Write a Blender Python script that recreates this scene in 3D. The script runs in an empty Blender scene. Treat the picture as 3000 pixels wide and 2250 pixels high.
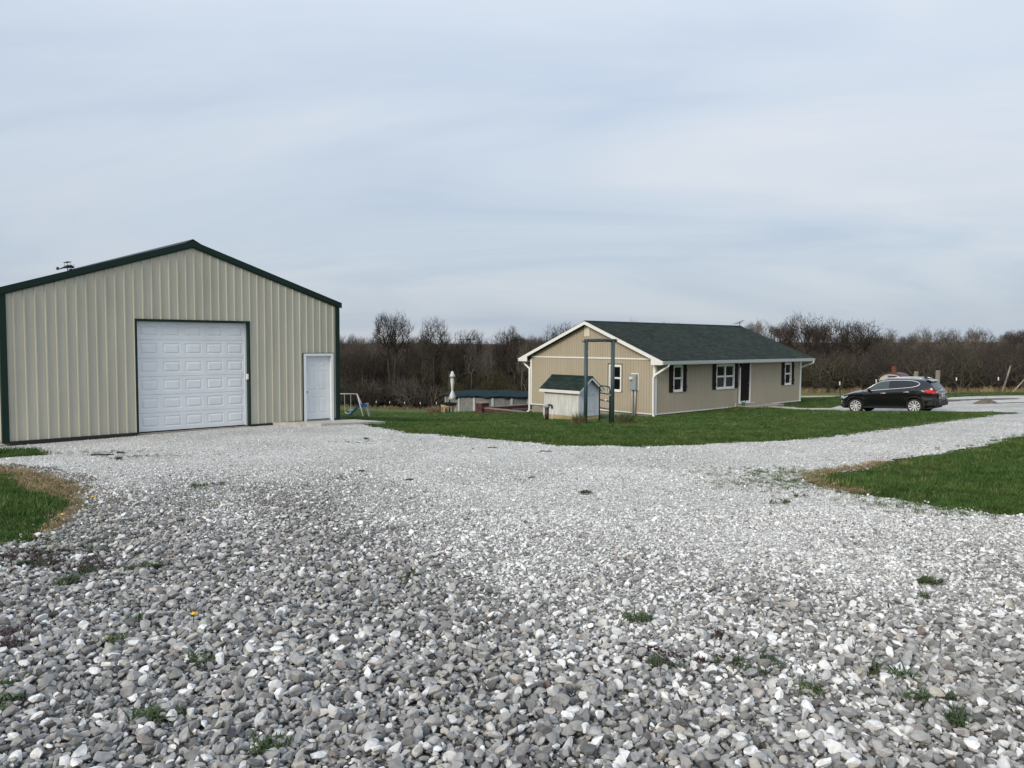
import bpy, bmesh, math, random
import numpy as np
from mathutils import Vector, Matrix, Euler
from mathutils.geometry import delaunay_2d_cdt
R = math.radians
S = bpy.context.scene
col = S.collection

# ------------------------------------------------------------------ camera
EYE = 1.65
cam_d = bpy.data.cameras.new('camera'); cam = bpy.data.objects.new('camera', cam_d); col.objects.link(cam)
cam_d.sensor_width = 36.0; cam_d.lens = 27.409; cam_d.clip_start = 0.05; cam_d.clip_end = 8000
cam.matrix_world = Matrix.Translation((0, 0, EYE)) @ Euler((math.pi/2 - 0.0521, 0, 0)).to_matrix().to_4x4() @ Matrix.Rotation(0.0036, 4, 'Z')
S.camera = cam

# ------------------------------------------------------------------ sky, sun, exposure
SUN_AZ = Vector((-0.60, -0.80, 0)).normalized()      # towards the sun: behind the left shoulder, veiled by cloud
SUN_EL = R(28)
world = bpy.data.worlds.new('World'); S.world = world; world.use_nodes = True
wn, wl = world.node_tree.nodes, world.node_tree.links
wn.clear()
def N(nodes, t, **kw):
    n = nodes.new(t)
    for k, v in kw.items():
        if k == 'inp':
            for a, b in v.items(): n.inputs[a].default_value = b
        else: setattr(n, k, v)
    return n
w_out = N(wn, 'ShaderNodeOutputWorld'); w_bg = N(wn, 'ShaderNodeBackground'); w_bg.inputs['Strength'].default_value = 0.1
sky = N(wn, 'ShaderNodeTexSky', sky_type='NISHITA', sun_disc=False, sun_elevation=SUN_EL, sun_rotation=math.atan2(SUN_AZ.x, SUN_AZ.y), air_density=1.0, dust_density=2.0, ozone_density=1.0)
w_tc = N(wn, 'ShaderNodeTexCoord'); w_sep = N(wn, 'ShaderNodeSeparateXYZ'); wl.new(w_tc.outputs['Generated'], w_sep.inputs[0])
# cloud layer: direction projected on a flat layer overhead
w_z = N(wn, 'ShaderNodeMath', operation='MAXIMUM', inp={1: 0.0}); wl.new(w_sep.outputs['Z'], w_z.inputs[0])
w_za = N(wn, 'ShaderNodeMath', operation='ADD', inp={1: 0.18}); wl.new(w_z.outputs[0], w_za.inputs[0])
w_dx = N(wn, 'ShaderNodeMath', operation='DIVIDE'); wl.new(w_sep.outputs['X'], w_dx.inputs[0]); wl.new(w_za.outputs[0], w_dx.inputs[1])
w_dy = N(wn, 'ShaderNodeMath', operation='DIVIDE'); wl.new(w_sep.outputs['Y'], w_dy.inputs[0]); wl.new(w_za.outputs[0], w_dy.inputs[1])
w_c = N(wn, 'ShaderNodeCombineXYZ'); wl.new(w_dx.outputs[0], w_c.inputs[0]); wl.new(w_dy.outputs[0], w_c.inputs[1])
w_m = N(wn, 'ShaderNodeMapping'); w_m.inputs['Rotation'].default_value = (0, 0, R(28)); w_m.inputs['Scale'].default_value = (0.75, 1.5, 1); w_m.inputs['Location'].default_value = (3.1, 1.7, 0)
wl.new(w_c.outputs[0], w_m.inputs['Vector'])
w_n = N(wn, 'ShaderNodeTexNoise', inp={'Scale': 0.62, 'Detail': 7.0, 'Roughness': 0.52, 'Distortion': 0.9}); wl.new(w_m.outputs[0], w_n.inputs['Vector'])
w_r = N(wn, 'ShaderNodeValToRGB'); wl.new(w_n.outputs['Fac'], w_r.inputs[0])
w_r.color_ramp.elements[0].position = 0.33; w_r.color_ramp.elements[0].color = (3.15, 3.72, 4.52, 1)
w_r.color_ramp.elements[1].position = 0.70; w_r.color_ramp.elements[1].color = (4.45, 4.66, 5.02, 1)
e_ = w_r.color_ramp.elements.new(0.52); e_.color = (3.80, 4.25, 4.82, 1)
# overcast: the layer brightens gently from the horizon up
w_g = N(wn, 'ShaderNodeMath', operation='MULTIPLY_ADD', inp={1: 0.78, 2: 0.89}); wl.new(w_z.outputs[0], w_g.inputs[0])
w_mul = N(wn, 'ShaderNodeVectorMath', operation='SCALE'); wl.new(w_r.outputs[0], w_mul.inputs[0]); wl.new(w_g.outputs[0], w_mul.inputs['Scale'])
w_mix = N(wn, 'ShaderNodeMixRGB', inp={0: 0.9}); wl.new(sky.outputs[0], w_mix.inputs[1]); wl.new(w_mul.outputs[0], w_mix.inputs[2])
wl.new(w_mix.outputs[0], w_bg.inputs['Color']); wl.new(w_bg.outputs[0], w_out.inputs['Surface'])
sun_d = bpy.data.lights.new('sun', 'SUN'); sun_d.energy = 1.5; sun_d.angle = R(22); sun_d.color = (1.0, 0.90, 0.75)
sun = bpy.data.objects.new('sun', sun_d); col.objects.link(sun)
_sv = Vector((SUN_AZ.x*math.cos(SUN_EL), SUN_AZ.y*math.cos(SUN_EL), math.sin(SUN_EL)))
sun.rotation_euler = (-_sv).to_track_quat('-Z', 'Y').to_euler()
sun.location = _sv*60
vs = S.view_settings; vs.view_transform = 'Standard'; vs.look = 'None'; vs.exposure = 0.65; vs.gamma = 1.0; vs.use_curve_mapping = False
S.cycles.use_denoising = True; S.cycles.denoiser = 'OPENIMAGEDENOISE'; S.cycles.denoising_input_passes = 'RGB_ALBEDO_NORMAL'; S.cycles.denoising_prefilter = 'ACCURATE'
S.cycles.use_adaptive_sampling = False
S.cycles.max_bounces = 5; S.cycles.diffuse_bounces = 2; S.cycles.glossy_bounces = 3; S.cycles.transparent_max_bounces = 6

# ------------------------------------------------------------------ terrain function (thin plate spline through surveyed points)
CP = np.array([
(0,0,0),(0,-15,.5),(-10,-8,.2),(12,-8,.2),(-10,4,-.15),(10,4,-.1),(0,6,-.2),(0,12,-.42),(6,12,-.42),(-6,12,-.45),(14,14,-.45),
(-12.24,18.7,-.90),(-5.5,24.95,-.90),(-18.6,25.4,-.95),(-11.8,31.7,-1.2),(-9,20.5,-.86),(-16,14,-.85),
(0,20,-.80),(8,20,-.78),(16,22,-.75),(1.5,29.2,-1.33),(-3,28,-1.25),
(6.81,37.08,-1.83),(1.04,43.4,-2.22),(17.3,46.6,-1.86),(11.5,52.9,-2.4),(4,40,-2.0),
(19.3,37.2,-1.62),(17.3,39.1,-1.78),(17.2,33,-1.2),(23,33,-1.33),(30,40,-1.4),(28,49,-1.6),(34,56,-1.8),(24,62,-2.4),(14,30,-1.2),
(-5,30,-1.32),(-7,40,-2.35),(-9,50,-3.3),(-5,55,-3.28),(12.42,40.57,-1.70),(14.4,43.4,-1.78),(9.3,38.9,-1.80),(-2,46.7,-2.58),(-12,57,-3.85),
(-1.3,59,-3.65),(-1.3,67,-4.2),(-10,87,-6.1),(8,90,-5.5),(-20,60,-3.5),(-20,90,-5.8),
(34,80,-3.2),(60,85,-3.2),(-60,90,-5),(20,85,-3.9),(0,115,-7),(40,120,-4),(-60,40,-2),(60,30,-1),(-50,0,0),(50,0,0)], float)
def _k(d): return np.where(d > 0, d*d*np.log(d + 1e-12), 0)
_n = len(CP)
_d = np.linalg.norm(CP[:, None, :2] - CP[None, :, :2], axis=2)
_P = np.c_[np.ones(_n), CP[:, :2]]
CW = np.linalg.solve(np.block([[_k(_d) + np.eye(_n)*2.0, _P], [_P.T, np.zeros((3, 3))]]), np.r_[CP[:, 2], 0, 0, 0])
def sstep(a, b, x):
    t = np.clip((x - a)/(b - a), 0, 1); return t*t*(3 - 2*t)
def gz(x, y):
    x = np.atleast_1d(np.asarray(x, float)); y = np.atleast_1d(np.asarray(y, float))
    sh = x.shape; x = x.ravel(); y = y.ravel(); out = np.empty(len(x))
    for i in range(0, len(x), 20000):
        xx = np.clip(x[i:i+20000], -70, 80); yy = np.clip(y[i:i+20000], -15, 120)
        d = np.sqrt((xx[:, None] - CP[:, 0])**2 + (yy[:, None] - CP[:, 1])**2)
        out[i:i+20000] = _k(d) @ CW[:_n] + CW[-3] + CW[-2]*xx + CW[-1]*yy
    out += (5.0 + 1.0*np.sin(x*.031 + .6) + .6*np.sin(x*.083 + 1.9))*sstep(122, 215, y)
    return out.reshape(sh)
def g1(x, y): return float(gz(x, y)[0])

# ------------------------------------------------------------------ materials
MATS = {}
def mat(name, c, rough=0.7, metal=0.0, var=0.0, scale=3.0, c2=None, bump=0.0, bscale=None, spec=None, detail=5.0, coat=0.0, stretch=None, alpha=None):
    if name in MATS: return MATS[name]
    m = bpy.data.materials.new(name); m.use_nodes = True; MATS[name] = m
    nt = m.node_tree; nd, ln = nt.nodes, nt.links; b = nd['Principled BSDF']
    b.inputs['Base Color'].default_value = (*c, 1); b.inputs['Roughness'].default_value = rough; b.inputs['Metallic'].default_value = metal
    if spec is not None: b.inputs['Specular IOR Level'].default_value = spec
    if coat: b.inputs['Coat Weight'].default_value = coat; b.inputs['Coat Roughness'].default_value = 0.04
    if var or c2 or bump:
        tc = N(nd, 'ShaderNodeTexCoord'); mp = N(nd, 'ShaderNodeMapping')
        if stretch: mp.inputs['Scale'].default_value = stretch
        ln.new(tc.outputs['Object'], mp.inputs['Vector'])
    if var or c2:
        n = N(nd, 'ShaderNodeTexNoise', inp={'Scale': scale, 'Detail': detail, 'Roughness': 0.6}); ln.new(mp.outputs[0], n.inputs['Vector'])
        r = N(nd, 'ShaderNodeValToRGB'); ln.new(n.outputs['Fac'], r.inputs[0])
        r.color_ramp.elements[0].position = 0.32; r.color_ramp.elements[1].position = 0.68
        if c2 is None:
            r.color_ramp.elements[0].color = (*[x*(1 - var) for x in c], 1); r.color_ramp.elements[1].color = (*[min(1, x*(1 + var)) for x in c], 1)
        else:
            r.color_ramp.elements[0].color = (*c, 1); r.color_ramp.elements[1].color = (*c2, 1)
        ln.new(r.outputs[0], b.inputs['Base Color'])
    if bump:
        n2 = N(nd, 'ShaderNodeTexNoise', inp={'Scale': bscale or scale*6, 'Detail': 4.0}); ln.new(mp.outputs[0], n2.inputs['Vector'])
        bp = N(nd, 'ShaderNodeBump', inp={'Strength': bump, 'Distance': 0.02}); ln.new(n2.outputs['Fac'], bp.inputs['Height']); ln.new(bp.outputs[0], b.inputs['Normal'])
    return m
def obj_random_ramp(m, stops, vein=0.0, vscale=30):
    """colour by instance"""
    nd, ln = m.node_tree.nodes, m.node_tree.links; b = nd['Principled BSDF']
    oi = N(nd, 'ShaderNodeObjectInfo'); r = N(nd, 'ShaderNodeValToRGB'); ln.new(oi.outputs['Random'], r.inputs[0])
    el = r.color_ramp.elements
    el[0].position, el[0].color = stops[0][0], (*stops[0][1], 1); el[1].position, el[1].color = stops[-1][0], (*stops[-1][1], 1)
    for p, c in stops[1:-1]:
        e = el.new(p); e.color = (*c, 1)
    out = r.outputs[0]
    if vein:
        tc = N(nd, 'ShaderNodeTexCoord'); n = N(nd, 'ShaderNodeTexNoise', inp={'Scale': vscale, 'Detail': 4.0}); ln.new(tc.outputs['Object'], n.inputs['Vector'])
        mr = N(nd, 'ShaderNodeMapRange', inp={1: 0.3, 2: 0.7, 3: 1 - vein, 4: 1 + vein}); ln.new(n.outputs['Fac'], mr.inputs[0])
        sc = N(nd, 'ShaderNodeVectorMath', operation='SCALE'); ln.new(out, sc.inputs[0]); ln.new(mr.outputs[0], sc.inputs['Scale']); out = sc.outputs[0]
    ln.new(out, b.inputs['Base Color'])
    return m

# ------------------------------------------------------------------ mesh builder
class MB:
    def __init__(s): s.v = []; s.f = []
    def poly(s, pts):
        i = len(s.v); s.v += [tuple(p) for p in pts]; s.f.append(tuple(range(i, i + len(pts)))); return s
    def box(s, x0, x1, y0, y1, z0, z1, M=None):
        p = [(x0,y0,z0),(x1,y0,z0),(x1,y1,z0),(x0,y1,z0),(x0,y0,z1),(x1,y0,z1),(x1,y1,z1),(x0,y1,z1)]
        if M is not None: p = [tuple(M @ Vector(q)) for q in p]
        i = len(s.v); s.v += p
        s.f += [(i,i+3,i+2,i+1),(i+4,i+5,i+6,i+7),(i,i+1,i+5,i+4),(i+1,i+2,i+6,i+5),(i+2,i+3,i+7,i+6),(i+3,i,i+4,i+7)]; return s
    def prism(s, poly, axis, a, b):
        """poly: 2D points in the two other axes (in order), extruded a..b on axis"""
        def P(u, w, t): return {0: (t, u, w), 1: (u, t, w), 2: (u, w, t)}[axis]
        n = len(poly); i = len(s.v)
        s.v += [P(u, w, a) for u, w in poly] + [P(u, w, b) for u, w in poly]
        s.f.append(tuple(range(i + n - 1, i - 1, -1))); s.f.append(tuple(range(i + n, i + 2*n)))
        for k in range(n): s.f.append((i + k, i + (k + 1) % n, i + n + (k + 1) % n, i + n + k))
        return s
    def tube(s, pts, r, n=8, cap=True, flat=None):
        """round tube along a path; r a number or one per point; flat=(a,b) scales the section"""
        pts = [Vector(p) for p in pts]; rs = r if isinstance(r, (list, tuple)) else [r]*len(pts)
        i0 = len(s.v); prev = None
        for k, p in enumerate(pts):
            t = (pts[min(k + 1, len(pts) - 1)] - pts[max(k - 1, 0)]).normalized()
            if prev is None:
                a = Vector((0, 0, 1)) if abs(t.z) < 0.9 else Vector((1, 0, 0))
                u = t.cross(a).normalized()
            else: u = (prev - t*prev.dot(t)).normalized()
            prev = u; w = t.cross(u)
            for j in range(n):
                an = 2*math.pi*j/n + math.pi/n
                s.v.append(tuple(p + (u*math.cos(an)*(flat[0] if flat else 1) + w*math.sin(an)*(flat[1] if flat else 1))*rs[k]))
        for k in range(len(pts) - 1):
            for j in range(n):
                a = i0 + k*n + j; b = i0 + k*n + (j + 1) % n; s.f.append((a, b, b + n, a + n))
        if cap:
            s.f.append(tuple(range(i0 + n - 1, i0 - 1, -1))); e = i0 + (len(pts) - 1)*n; s.f.append(tuple(range(e, e + n)))
        return s
    def lathe(s, prof, n=16, c=(0, 0, 0), axis='z', closed=False):
        i = len(s.v); m = len(prof)
        for r, h in prof:
            for j in range(n):
                a = 2*math.pi*j/n
                if axis == 'z': s.v.append((c[0] + r*math.cos(a), c[1] + r*math.sin(a), c[2] + h))
                else: s.v.append((c[0] + r*math.cos(a), c[1] + h, c[2] + r*math.sin(a)))
        for k in range(m - 1 + (1 if closed else 0)):
            for j in range(n):
                a = i + k*n + j; b = i + k*n + (j + 1) % n; k2 = (k + 1) % m
                s.f.append((a, b, i + k2*n + (j + 1) % n, i + k2*n + j))
        return s
    def build(s, name, m, parent=None, smooth=False, bevel=0.0):
        me = bpy.data.meshes.new(name); me.from_pydata(s.v, [], s.f); me.materials.append(m)
        bm = bmesh.new(); bm.from_mesh(me); bmesh.ops.recalc_face_normals(bm, faces=bm.faces)
        if bevel: bmesh.ops.bevel(bm, geom=bm.edges, offset=bevel, segments=1, affect='EDGES')
        bm.to_mesh(me); bm.free()
        if smooth:
            me.polygons.foreach_set('use_smooth', [True]*len(me.polygons))
        o = bpy.data.objects.new(name, me); col.objects.link(o); o.parent = parent
        return o
def np_mesh(name, V, F, m, parent=None, smooth=False):
    """arrays -> object; F is (n,3) or (n,4)"""
    me = bpy.data.meshes.new(name); V = np.asarray(V, np.float32); F = np.asarray(F, np.int32); k = F.shape[1]
    me.vertices.add(len(V)); me.vertices.foreach_set('co', V.ravel())
    me.loops.add(F.size); me.loops.foreach_set('vertex_index', F.ravel())
    me.polygons.add(len(F)); me.polygons.foreach_set('loop_start', np.arange(0, F.size, k, dtype=np.int32)); me.polygons.foreach_set('loop_total', np.full(len(F), k, np.int32))
    if smooth: me.polygons.foreach_set('use_smooth', np.ones(len(F), bool))
    me.update(calc_edges=True); me.validate(); me.materials.append(m)
    o = bpy.data.objects.new(name, me)
    if parent is not False: col.objects.link(o); o.parent = parent
    return o
def tag(o, label=None, cat=None, group=None, kind=None):
    if label: o['label'] = label
    if cat: o['category'] = cat
    if group: o['group'] = group
    if kind: o['kind'] = kind
    return o
def thing(name, label, cat, loc=(0, 0, 0), rz=0.0, group=None):
    o = bpy.data.objects.new(name, None); o.empty_display_size = 0.2; col.objects.link(o)
    o.location = loc; o.rotation_euler = (0, 0, rz); return tag(o, label, cat, group)
def copy_tree(o, parent=None):
    c = o.copy(); col.objects.link(c); c.parent = parent
    for ch in [x for x in bpy.data.objects if x.parent == o]: copy_tree(ch, c)
    return c

# ------------------------------------------------------------------ layout polygons (metres)
BARN_A = 0.7523; BARN_O = (-12.238, 18.697, -0.81); BARN_W = 9.149; BARN_L = 12.2
HOUSE_A = 0.7396; HOUSE_O = (6.811, 37.075, -1.736); HOUSE_L = 14.15; HOUSE_D = 8.556
def fr(o, a, x, y, z=0.0):
    return (o[0] + math.cos(a)*x - math.sin(a)*y, o[1] + math.sin(a)*x + math.cos(a)*y, o[2] + z)
def bw(x, y, z=0.0): return fr(BARN_O, BARN_A, x, y, z)
def hw(x, y, z=0.0): return fr(HOUSE_O, HOUSE_A, x, y, z)
lawn_edge = [(-4.58,23.76),(-3.49,22.36),(-2.9,21.16),(-1.92,20.69),(-.94,19.62),(-.25,19.03),(.52,18.43),(1.03,17.58),(1.31,17.49),(2.32,17.51),(2.82,17.26),(4.22,17.94),(5.5,18.62),(6.63,19.05),(8.16,20.2),(9.82,21.78),(11.75,23.55),(15.09,26.84),(17.72,29.08),(21.43,33.41),(22.99,35.41)]
pad_edge = [(22.86,36.57),(20.95,37.9),(18.4,38.6),(17.0,39.6),(16.9,41.6),(18.4,43.6),(21.6,45.6),(25.19,46.3),(27.22,48.09),(28.8,48.7),(33,49.2),(46,50)]
right_up = [(46,46),(30,34.5),(20,26.2),(13.32,20.18),(12.39,19.28),(10.62,17.38),(9.04,16.04),(7.6,14.87),(6.69,14.03),(6.11,13.27),(5.39,12.82),(4.74,12.18),(4.42,11.26),(4.49,10.66),(4.68,10.32),(4.82,9.92),(5.0,9.51),(5.26,9.04),(5.51,8.74),(5.74,8.64),(7.5,7.6),(16,3)]
left_brown = [(-16,15.6),(-9.47,14.33),(-8.06,13.01),(-7.28,12.24),(-6.4,11.22),(-5.67,10.28),(-5.41,9.72),(-5.02,8.89),(-4.6,7.97),(-4.45,7.4),(-4.35,7.04),(-4.62,6.9),(-6.5,6.4),(-16,5)]
left_green = [(-16,13.6),(-8.41,12.71),(-8.11,12.56),(-6.88,10.73),(-6.36,10.26),(-5.94,9.98),(-5.29,9.34),(-5.15,8.89),(-4.9,8.23),(-4.64,7.46),(-4.4,7.23),(-4.31,7.04),(-4.62,6.95),(-6.5,6.5),(-16,5.2)]
small_patch = [(-13.5,17.6),(-11.75,17.85),(-11.0,17.9),(-10.2,17.0),(-9.94,16.51),(-10.64,16.1),(-13.5,16.2)]
gravel_poly = lawn_edge + pad_edge + right_up + [(16,-7),(-16,-7)] + left_brown[::-1] + [(-16,17.0)] + [bw(-1.2, 0.6)[:2], bw(-0.03, 0.05)[:2], bw(0, 0.3)[:2], bw(BARN_W, 0.3)[:2], bw(BARN_W + 0.4, 0.2)[:2]]
rng = np.random.default_rng(7)
def resample(poly, step, jit, r=None, closed=True):
    r = r or rng; P = np.array(poly + ([poly[0]] if closed else []), float); out = []
    for a, b in zip(P[:-1], P[1:]):
        L = np.linalg.norm(b - a); k = max(1, int(L/step)); nrm = np.array([-(b - a)[1], (b - a)[0]])/max(L, 1e-6)
        for i in range(k):
            out.append(a + (b - a)*i/k + nrm*r.normal(0, jit))
    return np.array(out)
def inpoly(x, y, poly):
    P = np.asarray(poly, float); x = np.asarray(x); y = np.asarray(y); ins = np.zeros(x.shape, bool)
    for (x0, y0), (x1, y1) in zip(P, np.roll(P, -1, 0)):
        c = (y0 > y) != (y1 > y)
        with np.errstate(divide='ignore', invalid='ignore'):
            ins ^= c & (x < (x1 - x0)*(y - y0)/(y1 - y0 + 1e-12) + x0)
    return ins
gravel_r = resample(gravel_poly, 0.16, 0.055)
_s = np.arange(len(gravel_r)); gravel_r += np.c_[np.sin(_s*.37) + np.sin(_s*.83 + 1), np.cos(_s*.29 + 2) + np.sin(_s*1.13)]*.045; small_r = resample(small_patch, 0.15, 0.05)
def on_gravel(x, y): return inpoly(x, y, gravel_r) & ~inpoly(x, y, small_r)
def edge_dist(x, y, poly):
    P = np.asarray(poly, float); Q = np.roll(P, -1, 0); out = np.full(len(x), 1e9)
    for a, b in zip(P, Q):
        if np.linalg.norm(a - b) > 6: continue
        d = b - a; t = np.clip(((x - a[0])*d[0] + (y - a[1])*d[1])/max(d @ d, 1e-9), 0, 1)
        out = np.minimum(out, np.hypot(x - a[0] - t*d[0], y - a[1] - t*d[1]))
    return out

# ------------------------------------------------------------------ ground sheet
def axis_pts(lo, hi, step, far):
    core = list(np.arange(lo, hi + 1e-6, step)); out = list(core); d = step
    a, b = lo, hi
    while b < far:
        d *= 1.22; b += d; out.append(b); a -= d; out.append(a)
    return np.array(sorted(out))
gx = axis_pts(-42, 62, 0.8, 3200); gy = axis_pts(-14, 130, 0.8, 3200)
GX, GY = np.meshgrid(gx, gy); GZ = gz(GX, GY)
nx, ny = len(gx), len(gy); idx = np.arange(nx*ny).reshape(ny, nx)
GF = np.stack([idx[:-1, :-1], idx[:-1, 1:], idx[1:, 1:], idx[1:, :-1]], -1).reshape(-1, 4)
m_ground = bpy.data.materials.new('turf_soil'); m_ground.use_nodes = True
nd, ln = m_ground.node_tree.nodes, m_ground.node_tree.links; b_ = nd['Principled BSDF']; b_.inputs['Roughness'].default_value = 1.0; b_.inputs['Specular IOR Level'].default_value = 0.1
geo = N(nd, 'ShaderNodeNewGeometry')
n1 = N(nd, 'ShaderNodeTexNoise', inp={'Scale': 0.35, 'Detail': 8.0, 'Roughness': 0.65}); ln.new(geo.outputs['Position'], n1.inputs['Vector'])
n2 = N(nd, 'ShaderNodeTexNoise', inp={'Scale': 14.0, 'Detail': 6.0, 'Roughness': 0.7}); ln.new(geo.outputs['Position'], n2.inputs['Vector'])
r1 = N(nd, 'ShaderNodeValToRGB'); ln.new(n2.outputs['Fac'], r1.inputs[0])
r1.color_ramp.elements[0].position = 0.3; r1.color_ramp.elements[0].color = (0.026, 0.055, 0.012, 1)
r1.color_ramp.elements[1].position = 0.75; r1.color_ramp.elements[1].color = (0.070, 0.125, 0.030, 1)
r2 = N(nd, 'ShaderNodeValToRGB'); ln.new(n1.outputs['Fac'], r2.inputs[0])
r2.color_ramp.elements[0].position = 0.35; r2.color_ramp.elements[0].color = (0.75, 0.75, 0.75, 1)
r2.color_ramp.elements[1].position = 0.7; r2.color_ramp.elements[1].color = (1.2, 1.15, 1.1, 1)
mx = N(nd, 'ShaderNodeMixRGB', blend_type='MULTIPLY', inp={0: 1.0}); ln.new(r1.outputs[0], mx.inputs[1]); ln.new(r2.outputs[0], mx.inputs[2])
at = N(nd, 'ShaderNodeAttribute', attribute_name='litter')
r3 = N(nd, 'ShaderNodeValToRGB'); ln.new(n2.outputs['Fac'], r3.inputs[0])
r3.color_ramp.elements[0].color = (0.030, 0.022, 0.015, 1); r3.color_ramp.elements[1].color = (0.10, 0.075, 0.050, 1)
mx2 = N(nd, 'ShaderNodeMixRGB'); ln.new(at.outputs['Fac'], mx2.inputs[0]); ln.new(mx.outputs[0], mx2.inputs[1]); ln.new(r3.outputs[0], mx2.inputs[2])
at2 = N(nd, 'ShaderNodeAttribute', attribute_name='field')
r4 = N(nd, 'ShaderNodeValToRGB'); ln.new(n1.outputs['Fac'], r4.inputs[0])
r4.color_ramp.elements[0].position = 0.35; r4.color_ramp.elements[0].color = (0.070, 0.105, 0.030, 1); r4.color_ramp.elements[1].position = 0.72; r4.color_ramp.elements[1].color = (0.165, 0.150, 0.070, 1)
mx3 = N(nd, 'ShaderNodeMixRGB'); ln.new(at2.outputs['Fac'], mx3.inputs[0]); ln.new(mx2.outputs[0], mx3.inputs[1]); ln.new(r4.outputs[0], mx3.inputs[2])
mx4 = N(nd, 'ShaderNodeMixRGB'); ln.new(at.outputs['Fac'], mx4.inputs[0]); ln.new(mx3.outputs[0], mx4.inputs[1]); ln.new(r3.outputs[0], mx4.inputs[2])
ln.new(mx4.outputs[0], b_.inputs['Base Color'])
bp = N(nd, 'ShaderNodeBump', inp={'Strength': 0.6, 'Distance': 0.04}); ln.new(n2.outputs['Fac'], bp.inputs['Height']); ln.new(bp.outputs[0], b_.inputs['Normal'])
def wood_edge(x):
    """y of the front of the wood at x"""
    x = np.asarray(x, float)
    return np.interp(x, [-90, -30, 0, 14, 24, 34, 60, 110], [96, 100, 99, 92, 82, 74, 78, 80])
def field_edge(x):
    return np.interp(np.asarray(x, float), [-90, -14, 2, 14, 20, 26, 34, 110], [84, 80, 74, 66, 50.5, 49.5, 50.5, 52])
ground = np_mesh('ground', np.stack([GX, GY, GZ], -1).reshape(-1, 3), GF, m_ground, None, True)
lit = sstep(-2.5, 2.5, GY - wood_edge(GX)).ravel().astype(np.float32)
fld = sstep(-2.0, 4.0, GY - field_edge(GX)).ravel().astype(np.float32)
for nm, arr in (('litter', lit), ('field', fld)):
    a_ = ground.data.attributes.new(nm, 'FLOAT', 'POINT'); a_.data.foreach_set('value', arr)
tag(ground, 'sloping green lawn and field running down to the wood', 'ground', kind='structure')

# ------------------------------------------------------------------ gravel sheet
def drape(name, loops, keep, step, lift, m, bounds):
    x0, x1, y0, y1 = bounds
    xs, ys = np.meshgrid(np.arange(x0, x1, step), np.arange(y0, y1, step))
    xs = xs.ravel() + rng.uniform(-.2, .2, xs.size)*step; ys = ys.ravel() + rng.uniform(-.2, .2, ys.size)*step
    k = keep(xs, ys); pts = [tuple(p) for p in np.c_[xs[k], ys[k]]]; edges = []
    for lp in loops:
        i = len(pts); n = len(lp); pts += [tuple(p) for p in lp]; edges += [(i + j, i + (j + 1) % n) for j in range(n)]
    V, _, F, *_ = delaunay_2d_cdt([Vector(p) for p in pts], edges, [], 0, 1e-4)
    V = np.array([tuple(v) for v in V]); F = np.array([f for f in F if len(f) == 3])
    c = V[F].mean(1); F = F[keep(c[:, 0], c[:, 1])]
    Z = gz(V[:, 0], V[:, 1]) + lift
    o = np_mesh(name, np.c_[V, Z], F, m, None, True); o['kind'] = 'structure'; return o
m_gravel = bpy.data.materials.new('crushed_limestone'); m_gravel.use_nodes = True
nd, ln = m_gravel.node_tree.nodes, m_gravel.node_tree.links; b_ = nd['Principled BSDF']; b_.inputs['Roughness'].default_value = 0.95; b_.inputs['Specular IOR Level'].default_value = 0.15
geo = N(nd, 'ShaderNodeNewGeometry')
v1 = N(nd, 'ShaderNodeTexVoronoi', inp={'Scale': 42.0}); ln.new(geo.outputs['Position'], v1.inputs['Vector'])
v2 = N(nd, 'ShaderNodeTexVoronoi', inp={'Scale': 17.0}); ln.new(geo.outputs['Position'], v2.inputs['Vector'])
sp = N(nd, 'ShaderNodeSeparateColor'); ln.new(v1.outputs['Color'], sp.inputs[0])
r1 = N(nd, 'ShaderNodeValToRGB'); ln.new(sp.outputs[0], r1.inputs[0])
r1.color_ramp.elements[0].position = 0.0; r1.color_ramp.elements[0].color = (0.24, 0.235, 0.225, 1); r1.color_ramp.elements[1].position = 1.0; r1.color_ramp.elements[1].color = (0.78, 0.77, 0.74, 1)
e_ = r1.color_ramp.elements.new(0.45); e_.color = (0.50, 0.495, 0.48, 1)
n1 = N(nd, 'ShaderNodeTexNoise', inp={'Scale': 0.45, 'Detail': 6.0, 'Roughness': 0.6}); ln.new(geo.outputs['Position'], n1.inputs['Vector'])
r2 = N(nd, 'ShaderNodeValToRGB'); ln.new(n1.outputs['Fac'], r2.inputs[0])
r2.color_ramp.elements[0].position = 0.34; r2.color_ramp.elements[0].color = (0.78, 0.77, 0.75, 1); r2.color_ramp.elements[1].position = 0.62; r2.color_ramp.elements[1].color = (1.08, 1.07, 1.05, 1)
mx = N(nd, 'ShaderNodeMixRGB', blend_type='MULTIPLY', inp={0: 1.0}); ln.new(r1.outputs[0], mx.inputs[1]); ln.new(r2.outputs[0], mx.inputs[2])
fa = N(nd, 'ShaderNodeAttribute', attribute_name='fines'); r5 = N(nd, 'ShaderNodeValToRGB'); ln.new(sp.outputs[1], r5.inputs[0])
r5.color_ramp.elements[0].color = (0.050, 0.046, 0.042, 1); r5.color_ramp.elements[1].color = (0.20, 0.19, 0.175, 1)  # dark bed under loose stone: shade of the gaps put into the colour
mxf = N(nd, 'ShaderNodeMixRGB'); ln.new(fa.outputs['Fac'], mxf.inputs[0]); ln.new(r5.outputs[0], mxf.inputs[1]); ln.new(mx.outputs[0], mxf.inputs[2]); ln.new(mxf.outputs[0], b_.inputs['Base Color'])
bp = N(nd, 'ShaderNodeBump', inp={'Strength': 0.9, 'Distance': 0.02}); ln.new(v1.outputs['Distance'], bp.inputs['Height'])
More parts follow.
